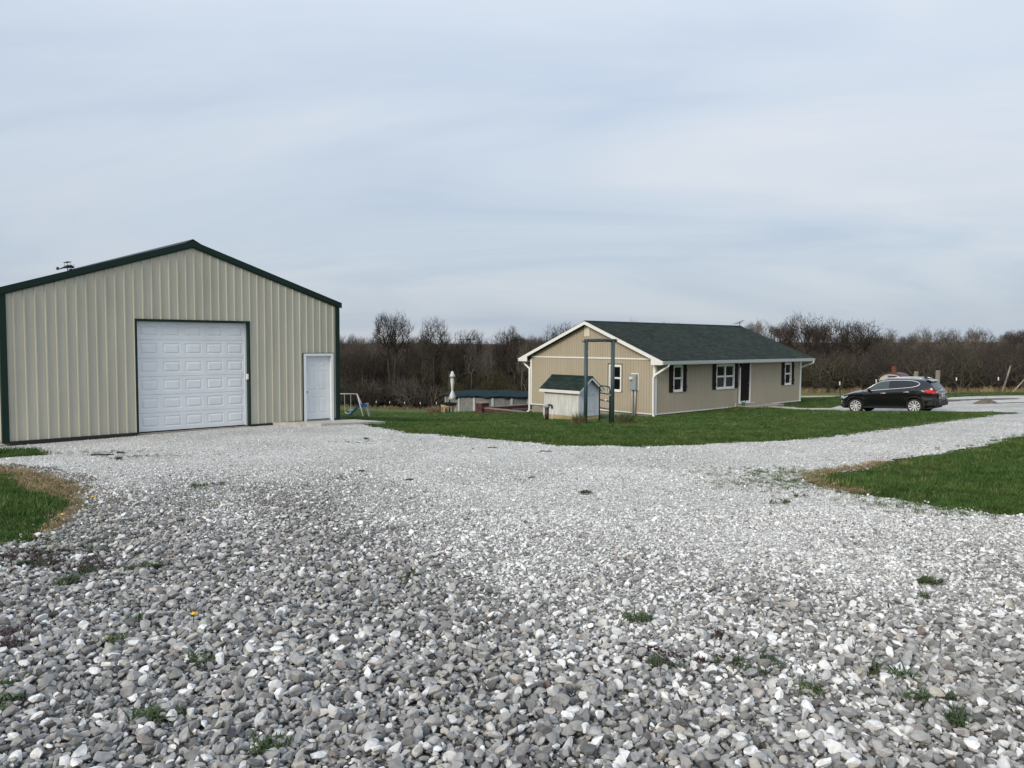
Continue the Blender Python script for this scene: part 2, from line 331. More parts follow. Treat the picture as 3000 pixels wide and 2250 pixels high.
bp2 = N(nd, 'ShaderNodeBump', inp={'Strength': 0.5, 'Distance': 0.03}); ln.new(v2.outputs['Distance'], bp2.inputs['Height']); ln.new(bp.outputs[0], bp2.inputs['Normal']); ln.new(bp2.outputs[0], b_.inputs['Normal'])
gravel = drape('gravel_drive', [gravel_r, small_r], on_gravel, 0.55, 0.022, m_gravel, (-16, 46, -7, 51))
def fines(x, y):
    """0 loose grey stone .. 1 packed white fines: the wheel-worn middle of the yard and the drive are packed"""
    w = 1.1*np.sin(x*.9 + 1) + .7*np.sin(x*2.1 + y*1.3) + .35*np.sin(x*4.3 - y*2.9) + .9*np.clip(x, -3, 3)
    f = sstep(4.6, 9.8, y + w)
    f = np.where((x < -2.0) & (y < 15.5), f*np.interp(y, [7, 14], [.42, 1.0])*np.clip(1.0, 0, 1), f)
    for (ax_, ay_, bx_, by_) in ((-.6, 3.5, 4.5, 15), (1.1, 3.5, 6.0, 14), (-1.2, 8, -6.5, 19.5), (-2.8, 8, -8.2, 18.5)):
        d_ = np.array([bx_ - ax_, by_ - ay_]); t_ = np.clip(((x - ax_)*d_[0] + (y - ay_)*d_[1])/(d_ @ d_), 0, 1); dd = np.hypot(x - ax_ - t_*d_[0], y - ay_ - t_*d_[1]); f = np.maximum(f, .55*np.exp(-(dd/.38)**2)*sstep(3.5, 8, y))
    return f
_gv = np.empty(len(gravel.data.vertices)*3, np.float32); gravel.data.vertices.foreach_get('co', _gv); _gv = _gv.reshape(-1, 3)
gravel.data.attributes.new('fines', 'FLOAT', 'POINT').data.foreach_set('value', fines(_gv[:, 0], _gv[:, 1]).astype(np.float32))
tag(gravel, 'pale crushed limestone yard and driveway', 'driveway')
# bare earth fringes where grass gives way to gravel
m_dirt = mat('dry_earth', (0.095, 0.078, 0.062), 1.0, c2=(0.20, 0.165, 0.13), scale=5.0, bump=0.8, bscale=40, spec=0.1)
def ribbon(name, line, w0, w1, lift, m):
    P = resample(line, 0.25, 0.0, closed=False); P = np.vstack([P, line[-1]])
    T = np.gradient(P, axis=0); T /= np.linalg.norm(T, axis=1)[:, None]; Nn = np.c_[-T[:, 1], T[:, 0]]
    sm = lambda: np.convolve(np.pad(rng.uniform(.2, 1.7, len(P)), 2, 'edge'), np.ones(5)/5, 'valid') + rng.normal(0, .06, len(P))
    a = P - Nn*(w0*sm())[:, None]; b = P + Nn*(w1*sm())[:, None]
    V = np.vstack([a, P, b]); n = len(P); F = []
    for i in range(n - 1):
        F += [(i, i + 1, n + i + 1, n + i), (n + i, n + i + 1, 2*n + i + 1, 2*n + i)]
    o = np_mesh(name, np.c_[V, gz(V[:, 0], V[:, 1]) + lift], F, m, None, True); o['kind'] = 'structure'; return o
ribbon('dirt_verge', left_brown[1:10], 0.10, 0.45, 0.026, m_dirt)
ribbon('dirt_verge', right_up[9:14], 0.12, 0.05, 0.030, m_dirt)
ribbon('dirt_verge', [(24.2,48.6),(27,50.0),(29.5,50.6),(33,50.4),(38,50.6)], 0.5, 0.4, 0.03, m_dirt)

# ================================================================== BARN
m_steel = mat('stone_steel', (0.46, 0.44, 0.355), 0.5, var=0.06, scale=1.2, stretch=(3, 3, 0.5), spec=0.3)
m_steels = [m_steel] + [mat('stone_steel_%s' % k, c, 0.5, var=v, scale=s_, stretch=(3, 3, 0.5), spec=0.3) for k, c, v, s_ in (('pale', (.475, .452, .368), .07, 1.0), ('dull', (.445, .425, .345), .08, .9))]
m_green = mat('evergreen_trim', (0.006, 0.022, 0.016), 0.5, var=0.12, scale=2.0, spec=.25)
m_black = mat('black_rubber', (0.012, 0.012, 0.013), 0.7)
m_white = mat('white_paint', (0.74, 0.76, 0.78), 0.45, var=0.03, scale=2.5)
m_whitedoor = mat('white_door_skin', (0.72, 0.745, 0.765), 0.42, var=0.05, scale=1.5, spec=.3)
m_conc = mat('concrete', (0.42, 0.40, 0.35), 0.9, var=0.16, scale=4.0, bump=0.25, bscale=60)
m_concd = mat('concrete_dark', (0.27, 0.25, 0.215), 0.95, var=0.2, scale=5.0, bump=0.3, bscale=50)
m_metal = mat('dull_metal', (0.35, 0.36, 0.37), 0.4, metal=0.9)
barn = thing('metal_barn', 'tan ribbed steel barn with dark green trim and white overhead door', 'barn', BARN_O, BARN_A)
EAVE = 3.573; PEAK = 5.0785; SL = (PEAK - EAVE)/(BARN_W/2)
def rake(x): return EAVE + SL*min(x, BARN_W - x)
G0, G1, GT = 3.07, 6.145, 3.025          # overhead opening
D0, D1, DT = 7.91, 8.95, 2.12            # walk door opening
pitch_ = BARN_W/40
def rib_profile(x0, x1):
    pts = []
    k0 = int(math.floor(x0/pitch_)) - 1
    for k in range(k0, int(x1/pitch_) + 3):
        c = (k + 0.0)*pitch_ + 0.045
        for dx, dy in ((-.027, 0), (-.014, -.025), (.012, -.025), (.025, 0)): pts.append((c + dx, dy))
        pts.append((c + 0.095, 0)); pts.append((c + 0.103, -.004)); pts.append((c + .111, 0))
    def yat(x):
        for (a, ya), (b, yb) in zip(pts[:-1], pts[1:]):
            if a <= x <= b: return ya + (yb - ya)*(x - a)/max(b - a, 1e-9)
        return 0
    xs = sorted({x0, x1, *[p[0] for p in pts if x0 < p[0] < x1]})
    return [(x, yat(x)) for x in xs]
def sheet(name, x0, x1, z0, top, parent, z_of=None):
    mb = MB(); pr = rib_profile(x0, x1)
    cut = sorted({p for p in pr} | ({(BARN_W/2, 0)} if x0 < BARN_W/2 < x1 else set()))
    for (xa, ya), (xb, yb) in zip(cut[:-1], cut[1:]):
        mb.poly([(xa, ya, z0), (xb, yb, z0), (xb, yb, top(xb)), (xa, ya, top(xa))])
    return mb.build(name, random.Random(int(x0*31)).choice(m_steels), parent)
top_ = lambda x: rake(x) + 0.04
for k in range(10):                                            # ten three-foot sheets across the front
    a, b = k*BARN_W/10 + 0.0, (k + 1)*BARN_W/10
    cuts = sorted({a, b, *[c for c in (G0, G1, D0, D1) if a < c < b]})
    for xa, xb in zip(cuts[:-1], cuts[1:]):
        mid = (xa + xb)/2
        z0 = GT if G0 < mid < G1 else DT if D0 < mid < D1 else 0.03
        if k in (0,): xa = max(xa, 0.0)
        sheet('wall_panel', xa, xb, z0, top_, barn)
def side_wall(name, x, out):
    mb = MB(); n = int(BARN_L/pitch_); L = BARN_L
    ys = []
    for k in range(n + 1):
        c = k*pitch_ + 0.06
        for dy, dx in ((-.034, 0), (-.014, .024), (.014, .024), (.034, 0)):
            if 0 <= c + dy <= L: ys.append((c + dy, dx))
    ys = [(0, 0)] + ys + [(L, 0)]
    for (ya, da), (yb, db) in zip(ys[:-1], ys[1:]):
        mb.poly([(x + out*da, ya, 0.03), (x + out*db, yb, 0.03), (x + out*db, yb, EAVE), (x + out*da, ya, EAVE)])
    return mb.build(name, m_steel, barn)
side_wall('side_wall', 0, -1); side_wall('side_wall', BARN_W, 1)
MB().prism([(0, 0.03), (BARN_W, 0.03), (BARN_W, EAVE), (BARN_W/2, PEAK), (0, EAVE)], 1, BARN_L - .02, BARN_L).build('back_wall', m_steel, barn)
# roof: two ribbed slopes
th = 0.035; ov = 0.10
for sgn, nm in ((1, 'roof_slope'), (-1, 'roof_slope')):
    mb = MB()
    def rp(u, z): return u if sgn == 1 else BARN_W - u
    z_e = EAVE - SL*ov + 0.13; z_p = PEAK + 0.13
    mb.prism([(rp(-ov, 0), z_e), (BARN_W/2, z_p), (BARN_W/2, z_p + th), (rp(-ov, 0), z_e + th)], 1, -0.03, BARN_L + .1)
    n = int(BARN_L/pitch_)
    for k in range(n):
        y = 0.1 + k*pitch_
        mb.prism([(rp(-ov, 0), z_e + th), (BARN_W/2, z_p + th), (BARN_W/2, z_p + th + .02), (rp(-ov, 0), z_e + th + .02)], 1, y, y + .04)
    mb.build(nm, m_green, barn)
MB().prism([(BARN_W/2 - .22, PEAK + .13 + th - .05), (BARN_W/2, PEAK + .20 + th), (BARN_W/2 + .22, PEAK + .13 + th - .05), (BARN_W/2, PEAK + .165 + th)], 1, -.075, BARN_L + .1).build('ridge_cap', m_green, barn)
for sgn in (1, -1):                                            # rake trim
    X = (lambda u: u) if sgn == 1 else (lambda u: BARN_W - u)
    MB().prism([(X(-ov), EAVE - SL*ov + .02), (BARN_W/2, PEAK + .02), (BARN_W/2, PEAK + .185), (X(-ov), EAVE - SL*ov + .185)], 1, -.072, -.036).build('rake_trim', m_green, barn)
    MB().prism([(X(0), EAVE - .012), (BARN_W/2, PEAK - .012), (BARN_W/2, PEAK + .02), (X(0), EAVE + .02)], 1, -.05, -.030).build('rake_return', m_green, barn)
    mb = MB(); x = X(-.032); x2 = X(.11)
    mb.box(min(x, x2), max(x, x2), -.040, -.026, 0.0, EAVE + .02); x3 = X(-.018); mb.box(min(x, x3), max(x, x3), -.026, .12, 0.0, EAVE + .02)
    mb.build('corner_trim', m_green, barn)
    mb = MB(); a, b = sorted((X(-.13), X(-.03))); mb.box(a, b, .12, BARN_L, EAVE - .02, EAVE + .09).build('eave_trim', m_green, barn)
for a, b in ((.11, G0 - .06), (G1 + .06, D0 - .03), (D1 + .03, BARN_W - .11)):
    MB().box(a, b, -.045, 0.0, -.05, .045).build('base_trim', m_black, barn)
MB().box(.02, BARN_W - .02, .01, BARN_L - .03, -.35, .0).build('slab', m_concd, barn)
# overhead door opening: dark green trim, deep right jamb
mb = MB(); mb.box(G0 - .055, G0, -.035, .16, 0, GT + .055); mb.build('door_trim', m_green, barn)
mb = MB(); mb.box(G1, G1 + .055, -.035, .0, 0, GT + .055); mb.box(G1 + .0, G1 + .02, .0, .16, 0, GT); mb.build('door_trim', m_green, barn)
MB().box(G0, G1, -.035, .16, GT, GT + .055).build('door_trim', m_green, barn)
gd = bpy.data.objects.new('overhead_door', None); col.objects.link(gd); gd.parent = barn
MB().box(G0 + .0, G0 + .05, .10, .15, 0.02, GT).build('weather_strip', m_white, gd)
MB().box(G1 - .06, G1 - .002, .10, .15, 0.02, GT).build('weather_strip', m_white, gd)
MB().box(G0 + .02, G1 - .02, .13, .17, -.005, .035).build('bottom_seal', m_black, gd)
dx0, dx1 = G0 + .03, G1 - .03; sh = (GT - .04)/6
def raised(mb, x0, x1, z0, z1, y, d=.012, w=.035):
    """a raised and fielded panel: groove frame then a raised field"""
    ring = [(x0, z0, y), (x1, z0, y), (x1, z1, y), (x0, z1, y)]
    seq = [(0, 0.0), (.014, d), (.030, d), (.030 + w, -.004)]
    loops = [[(x0 + i, y + dd, z0 + i), (x1 - i, y + dd, z0 + i), (x1 - i, y + dd, z1 - i), (x0 + i, y + dd, z1 - i)] for i, dd in seq]
    for A, B in zip(loops[:-1], loops[1:]):
        for k in range(4): mb.poly([A[k], A[(k + 1) % 4], B[(k + 1) % 4], B[k]])
    mb.poly(loops[-1])
def panelled(x0, x1, z0, z1, y, holes):
    """front face of a slab with rectangular openings, as strips"""
    mb = MB(); xs = sorted({x0, x1, *[h[0] for h in holes], *[h[1] for h in holes]}); zs = sorted({z0, z1, *[h[2] for h in holes], *[h[3] for h in holes]})
    for xa, xb in zip(xs[:-1], xs[1:]):
        for za, zb in zip(zs[:-1], zs[1:]):
            c = ((xa + xb)/2, (za + zb)/2)
            if any(h[0] < c[0] < h[1] and h[2] < c[1] < h[3] for h in holes): continue
            mb.poly([(xa, y, za), (xb, y, za), (xb, y, zb), (xa, y, zb)])
    return mb
for k in range(6):
    z0 = .035 + k*sh; z1 = z0 + sh - .006; pw = (dx1 - dx0 - .16 - 4*.13)/5; holes = []
    for j in range(5):
        x = dx0 + .08 + j*(pw + .13); holes.append((x, x + pw, z0 + .10, z1 - .09))
    y = .128 + (.002 if k % 2 else 0)
    mb = panelled(dx0, dx1, z0, z1, y, holes)
    mb.box(dx0, dx1, y + .02, y + .05, z0, z1)
    mb.poly([(dx0, y, z0), (dx1, y, z0), (dx1, y + .02, z0 - .004), (dx0, y + .02, z0 - .004)]); mb.poly([(dx0, y, z1), (dx1, y, z1), (dx1, y + .02, z1 + .002), (dx0, y + .02, z1 + .002)])
    mb.build('door_section', m_whitedoor, gd)
    for h in holes:
        p = MB(); raised(p, *h, y); p.build('raised_panel', m_whitedoor, gd)
MB().box(G1 - .075, G1 - .015, -.06, -.0, 1.375, 1.535).build('keypad', m_white, barn, bevel=.008)
# walk door
mb = MB(); mb.box(D0 - .018, D0, -.045, .02, .0, DT + .018); mb.box(D1, D1 + .018, -.045, .02, .0, DT + .018); mb.box(D0, D1, -.045, .02, DT, DT + .018); mb.build('door_channel', m_black, barn)
wd = bpy.data.objects.new('walk_door', None); col.objects.link(wd); wd.parent = barn
mb = MB(); mb.box(D0, D0 + .085, -.045, .13, -.01, DT); mb.box(D1 - .085, D1, -.045, .13, -.01, DT); mb.box(D0 + .085, D1 - .085, -.045, .13, DT - .075, DT); mb.build('frame', m_white, wd)
MB().box(D0 + .085, D1 - .085, .02, .14, -.01, .035).build('threshold', m_metal, wd)
MB().box(D0 + .09, D1 - .09, .075, .125, .035, .055).build('bottom_seal', m_black, wd)
lx0, lx1, lz0, lz1 = D0 + .09, D1 - .09, .055, DT - .078; lw = (lx1 - lx0); holes = []
for xa, xb in ((lx0 + .14*lw, lx0 + .44*lw), (lx0 + .57*lw, lx0 + .86*lw)):
    for za, zb in ((.24, .76), (.96, 1.58), (1.70, 1.88)): holes.append((xa, xb, za, zb))
mb = panelled(lx0, lx1, lz0, lz1, .078, holes); mb.box(lx0, lx1, .095, .12, lz0, lz1); mb.build('leaf', m_whitedoor, wd)
for h in holes:
    p = MB(); raised(p, *h, .078, d=.010, w=.022); p.build('raised_panel', m_whitedoor, wd)
MB().lathe([(.001, -.075), (.028, -.07), (.033, -.05), (.02, -.03), (.03, -.005), (.03, 0)], 12, (lx0 + .055, .078, .93), 'y').build('knob', m_metal, wd, True)
# weather vane on the roof, in the shape of a small old aeroplane
m_dark = mat('weathered_black', (0.018, 0.017, 0.022), 0.5)
vx, vy = 1.60, 0.55; vz = EAVE + SL*vx + .165
vane = thing('weather_vane', 'small black aeroplane shaped weather vane on the barn roof slope', 'weather vane', bw(vx, vy, vz), BARN_A)
MB().tube([(0, 0, -.02), (0, 0, .10)], .012, 6).build('mast', m_dark, vane)
MB().tube([(-.24, 0, .03), (-.12, 0, .085), (0, 0, .13), (.09, 0, .135), (.14, 0, .11)], [.008, .02, .042, .045, .02], 8).build('fuselage', m_dark, vane, True)
MB().box(-.055, .045, -.20, .20, .235, .243).build('upper_wing', m_dark, vane); MB().box(-.05, .06, -.18, .18, .105, .113).build('lower_wing', m_dark, vane)
for sx in (-.04, .03):
    for sy in (-.14, .14): MB().tube([(sx, sy, .11), (sx, sy, .24)], .005, 4).build('strut', m_dark, vane)
MB().box(-.26, -.20, -.004, .004, .03, .10).build('tail_fin', m_dark, vane); MB().box(-.26, -.20, -.08, .08, .04, .047).build('tail_plane', m_dark, vane)
for sy in (-.05, .05): MB().lathe([(.001, -.006), (.03, -.006), (.03, .006), (.001, .006)], 10, (.07, sy, .05), 'y').build('wheel', m_dark, vane)
MB().box(.145, .152, -.008, .008, .02, .20).build('propeller', m_dark, vane)
# concrete door pad
def flat_slab(name, pts, lift, thick, m, label, cat=None):
    mb = MB(); n = len(pts); P = np.array(pts); z = gz(P[:, 0], P[:, 1]) + lift
    top = [(x, y, zz) for (x, y), zz in zip(pts, z)]; bot = [(x, y, zz - thick) for x, y, zz in top]
    mb.poly(top)
    for k in range(n): mb.poly([top[k], top[(k + 1) % n], bot[(k + 1) % n], bot[k]])
    o = mb.build(name, m, None); tag(o, label, cat, kind='structure'); return o
pd = [bw(D0 - 1.05, -.02)[:2], bw(D0 - .15, -1.35)[:2], bw(D1 + 1.15, -1.25)[:2], bw(D1 + .75, -.02)[:2]]
flat_slab('concrete_pad', pd, .10, .2, m_conc, 'pale concrete pad in front of the barn walk door', 'pavement')

# ================================================================== HOUSE
m_side = mat('tan_vinyl', (0.41, 0.355, 0.268), 0.6, var=0.05, scale=0.8, stretch=(2, 2, .4), spec=0.3)
m_trimw = mat('white_vinyl', (0.78, 0.77, 0.73), 0.5, var=0.03, scale=2)
m_glass = mat('dark_glass', (0.006, 0.007, 0.008), 0.08, spec=0.22)
m_shut = mat('dark_brown_wood', (0.020, 0.013, 0.010), 0.7, spec=.15, var=0.3, scale=12, stretch=(4, 4, .6))
m_found = mat('foundation', (0.26, 0.235, 0.20), 0.95, var=0.2, scale=3, bump=.3, bscale=40)
m_soffit = mat('white_soffit', (0.62, 0.61, 0.58), 0.6)
house = thing('ranch_house', 'long tan ranch house with dark green shingle roof and white trim', 'house', HOUSE_O, HOUSE_A)
HL, HD = HOUSE_L, HOUSE_D; WH = 2.55
RP, RE = 4.55, 2.58; OV = 0.66; RO = 0.31; RS = (RP - RE)/(HD/2 + OV)
def rtop(y): return RP - RS*abs(y - HD/2)
# foundation and body
MB().box(.05, HL - .05, .05, HD - .05, -1.1, .02).build('foundation', m_found, house)
MB().prism([(.05, .02), (HD - .05, .02), (HD - .05, 2.5), (HD/2, rtop(HD/2) - .25), (.05, 2.5)], 0, .06, HL - .03).build('wall_core', mat('sheathing', (.2, .18, .14), .9), house)
# gable siding: every board its own piece, with a groove between boards and a fine centre crease
GW = (2.06, 2.85, 1.035, 2.335)        # gable window y0,y1,z0,z1
nb = 52; bwid = HD/nb
def board(x, y0, y1, zb0, zb1, zt0, zt1):
    mb = MB(); g = .010; ym = (y0 + y1)/2
    def zl(y, a, b): return a + (b - a)*(y - y0)/(y1 - y0)
    pr = [(y0, 0.024), (y0 + .010, 0.024), (y0 + .020, 0.0), (ym - .007, 0.0), (ym, .006), (ym + .007, 0.0), (y1 - .004, 0.0), (y1, .020)]
    for (ya, da), (yb, db) in zip(pr[:-1], pr[1:]):
        mb.poly([(x + da, ya, zl(ya, zb0, zb1)), (x + db, yb, zl(yb, zb0, zb1)), (x + db, yb, zl(yb, zt0, zt1)), (x + da, ya, zl(ya, zt0, zt1))])
    return mb.build('siding_board', m_side, house)
BAND = 2.62
def gtop(y): return rtop(y) - .16
for k in range(nb):
    y0, y1 = k*bwid, (k + 1)*bwid
    segs = [(0.03, BAND)]
    if y1 > GW[0] - .06 and y0 < GW[1] + .06: segs = [(0.03, GW[2] - .06), (GW[3] + .06, BAND)]
    for a, b in segs: board(0.0, y0, y1, a, a, b, b)
    t0, t1 = gtop(y0), gtop(y1)
    if min(t0, t1) > BAND + .05: board(-.004, y0, y1, BAND + .03, BAND + .03, t0, t1)
# front siding: narrower boards, too fine to pick apart at this distance
mbf = MB(); fb = 86; fwid = HL/fb
openings = [(1.43, 2.18, 1.07, 2.35), (5.15, 6.86, 1.06, 2.33), (7.40, 8.52, .14, 2.42), (12.23, 12.98, 1.05, 2.31)]
for k in range(fb):
    x0, x1 = k*fwid, (k + 1)*fwid; xm = (x0 + x1)/2; seg = [(.03, 2.60)]
    for (a, b, c, d) in openings:
        if x1 > a and x0 < b: seg = [(.03, c), (d, 2.60)]
    for a, b in seg:
        pr = [(x0, .022), (x0 + .008, .022), (x0 + .016, 0), (xm - .006, 0), (xm, .005), (xm + .006, 0), (x1 - .004, 0), (x1, .020)]
        for (xa, da), (xb, db) in zip(pr[:-1], pr[1:]): mbf.poly([(xa, da, a), (xb, db, a), (xb, db, b), (xa, da, b)])
o = mbf.build('front_siding', m_side, house); o['kind'] = 'stuff'
MB().box(HL - .03, HL, 0, HD, .02, 2.6).build('end_wall', m_side, house); MB().box(0, HL, HD - .02, HD, .02, 2.6).build('back_wall', m_side, house)
MB().prism([(0, 2.6), (HD, 2.6), (HD/2, rtop(HD/2) - .16)], 0, HL - .03, HL).build('end_gable', m_side, house)
# trims
MB().box(-.035, .0, .12, HD - .12, BAND, BAND + .07).build('band_board', m_trimw, house)
def corner(x0, x1, y0, y1): MB().box(x0, x1, y0, y1, -.02, 2.50).build('corner_board', m_trimw, house)
corner(-.03, .0, -.03, .115); corner(.0, .115, -.03, .0); corner(-.03, .0, HD - .115, HD + .03); corner(HL - .115, HL + .03, -.03, .0); corner(HL, HL + .03, .0, .115)
MB().box(-.022, .0, .115, HD - .115, .0, .05).build('starter_strip', m_trimw, house)
MB().box(.115, 7.08, -.022, .0, .0, .045).build('starter_strip', m_trimw, house); MB().box(10.2, HL - .115, -.022, .0, .0, .045).build('starter_strip', m_trimw, house)
MB().box(7.05, 7.09, -.024, .0, .046, .20).build('starter_strip', m_trimw, house)
# roof: stepped shingle courses on each slope
m_shing = bpy.data.materials.new('green_shingles'); m_shing.use_nodes = True
nd, ln = m_shing.node_tree.nodes, m_shing.node_tree.links; b_ = nd['Principled BSDF']; b_.inputs['Roughness'].default_value = 0.95; b_.inputs['Specular IOR Level'].default_value = 0.2
tc = N(nd, 'ShaderNodeTexCoord'); br = N(nd, 'ShaderNodeTexBrick', inp={'Scale': 1.0, 'Mortar Size': 0.004, 'Brick Width': 0.31, 'Row Height': 0.133, 'Color1': (0.017, 0.026, 0.021, 1), 'Color2': (0.036, 0.050, 0.041, 1), 'Mortar': (0.012, 0.018, 0.016, 1), 'Bias': -0.1})
uvn = N(nd, 'ShaderNodeAttribute', attribute_name='course'); ln.new(uvn.outputs['Vector'], br.inputs['Vector'])
n1 = N(nd, 'ShaderNodeTexNoise', inp={'Scale': 60.0, 'Detail': 3.0}); ln.new(tc.outputs['Object'], n1.inputs['Vector'])
n2 = N(nd, 'ShaderNodeTexNoise', inp={'Scale': 0.6, 'Detail': 4.0}); ln.new(tc.outputs['Object'], n2.inputs['Vector'])
ad = N(nd, 'ShaderNodeMath', operation='ADD'); ln.new(n1.outputs['Fac'], ad.inputs[0]); ln.new(n2.outputs['Fac'], ad.inputs[1])
mr = N(nd, 'ShaderNodeMapRange', inp={1: 0.6, 2: 1.4, 3: 0.75, 4: 1.3}); ln.new(ad.outputs[0], mr.inputs[0])
sc_ = N(nd, 'ShaderNodeVectorMath', operation='SCALE'); ln.new(br.outputs['Color'], sc_.inputs[0]); ln.new(mr.outputs[0], sc_.inputs['Scale']); ln.new(sc_.outputs[0], b_.inputs['Base Color'])
def course_attr(o, fn):
    at_ = o.data.attributes.new('course', 'FLOAT_VECTOR', 'POINT')
    at_.data.foreach_set('vector', np.array([fn(v.co) for v in o.data.vertices], np.float32).ravel())
nrow = 40; run = HD/2 + OV
for sgn in (-1, 1):
    mb = MB()
    for k in range(nrow):
        a, b = k/nrow*run, (k + 1)/nrow*run      # distance from the eave
        ya = HD/2 + sgn*(run - a); yb = HD/2 + sgn*(run - b); za, zb = RE + RS*a, RE + RS*b
        mb.poly([(-RO, ya, za + .010), (HL + RO, ya, za + .010), (HL + RO, yb, zb), (-RO, yb, zb)])
        mb.poly([(-RO, ya, za - .004), (HL + RO, ya, za - .004), (HL + RO, ya, za + .010), (-RO, ya, za + .010)])
    o = mb.build('roof_slope', m_shing, house); course_attr(o, lambda c: (c.x, (c.z - RE)/RS/math.cos(math.atan(RS)) if True else 0, 0))
    mb = MB(); mb.prism([(HD/2 + sgn*run, RE - .012), (HD/2, RP - .012), (HD/2, RP - .07), (HD/2 + sgn*run, RE - .07)], 0, -RO + .02, HL + RO - .02); mb.build('roof_deck', m_soffit, house)
    # rake boards front and back
    for xa, xb in ((-RO - .02, -RO + .02), (HL + RO - .02, HL + RO + .02)):
        MB().prism([(HD/2 + sgn*(run - .0), RE - .020), (HD/2, RP - .020), (HD/2, RP - .185), (HD/2 + sgn*run, RE - .185)], 0, xa, xb).build('rake_board', m_trimw, house)
        yo, yi = HD/2 + sgn*run, HD/2 + sgn*(HD/2 - .02)
        MB().prism([(yo - sgn*.02, RE - .186), (yi, RE - .186), (yi, rtop(yi) - .186)], 0, xa + .004, xb - .004).build('eave_return', m_trimw, house)
    y0, y1 = sorted((HD/2 + sgn*(HD/2), HD/2 + sgn*(run - .05)))
    MB().box(-RO + .02, HL + RO - .02, y0, y1, RE - .19, RE - .17).build('soffit', m_soffit, house)
    yo = HD/2 + sgn*(run - .05); a, b = sorted((yo, yo + sgn*.02)); MB().box(-RO + .02, HL + RO - .02, a, b, RE - .19, RE - .03).build('fascia', m_trimw, house)
MB().prism([(HD/2 - .16, RP - .055), (HD/2, RP + .022), (HD/2 + .16, RP - .055)], 0, -RO, HL + RO).build('ridge_cap', m_shing, house)
m_gut = mat('gutter_white', (0.66, 0.68, 0.69), 0.35)
for sgn in (-1, 1):
    yo = HD/2 + sgn*(run - .03)
    prof = [(yo, RE - .16), (yo + sgn*.075, RE - .16), (yo + sgn*.095, RE - .10), (yo + sgn*.115, RE - .035), (yo + sgn*.125, RE - .02), (yo + sgn*.108, RE - .02), (yo + sgn*.085, RE - .10), (yo + sgn*.06, RE - .145), (yo, RE - .145)]
    mb = MB()
    for (ya, za), (yb, zb) in zip(prof[:-1], prof[1:]): mb.poly([(-RO, ya, za), (HL + RO, ya, za), (HL + RO, yb, zb), (-RO, yb, zb)])
    for xx in (-RO, HL + RO): mb.poly([(xx, y, z) for y, z in prof])
    mb.build('gutter', m_gut, house)
def downspout(pts): MB().tube(pts, .052, 8, flat=(1.15, .85)).build('downspout', m_trimw, house, True)
yg = HD/2 - run - .01
downspout([(.15, yg, RE - .16), (.14, yg + .02, RE - .24), (.06, yg + .10, RE - .32), (-.10, -.09, RE - .66), (-.14, -.02, RE - .74), (-.15, 0.0, RE - .85), (-.14, 0, .1), (-.14, -.01, .0), (-.20, -.10, -.07), (-.26, -.16, -.10)])
yg2 = HD/2 + run + .01
downspout([(.0, yg2 - .02, RE - .16), (0, yg2 - .05, RE - .24), (-.05, HD + .35, RE - .40), (-.06, HD + .07, RE - .57), (-.07, HD + .03, RE - .66), (-.07, HD + .03, -.22), (-.07, HD + .05, -.36), (-.10, HD + .16, -.43)])
downspout([(HL + .22, yg, RE - .16), (HL + .22, yg + .02, RE - .26), (HL + .19, yg + .12, RE - .32), (HL + .10, .02, RE - .55), (HL + .07, .08, RE - .62), (HL + .07, .10, .0)])
# gable vent
gv = MB(); gv.box(-.03, -.005, 4.19, 4.23, 3.76, 4.26); gv.box(-.03, -.005, 4.50, 4.54, 3.76, 4.26); gv.box(-.03, -.005, 4.23, 4.50, 3.76, 3.80); gv.box(-.03, -.005, 4.23, 4.50, 4.22, 4.26)
gvo = gv.build('gable_vent', mat('cream_vinyl', (.72, .69, .58), .55), house)
for k in range(8):
    z = 3.81 + k*.052; MB().poly([(-.028, 4.23, z), (-.028, 4.50, z), (-.008, 4.50, z + .05), (-.008, 4.23, z + .05)]).build('louvre', MATS['cream_vinyl'], gvo)
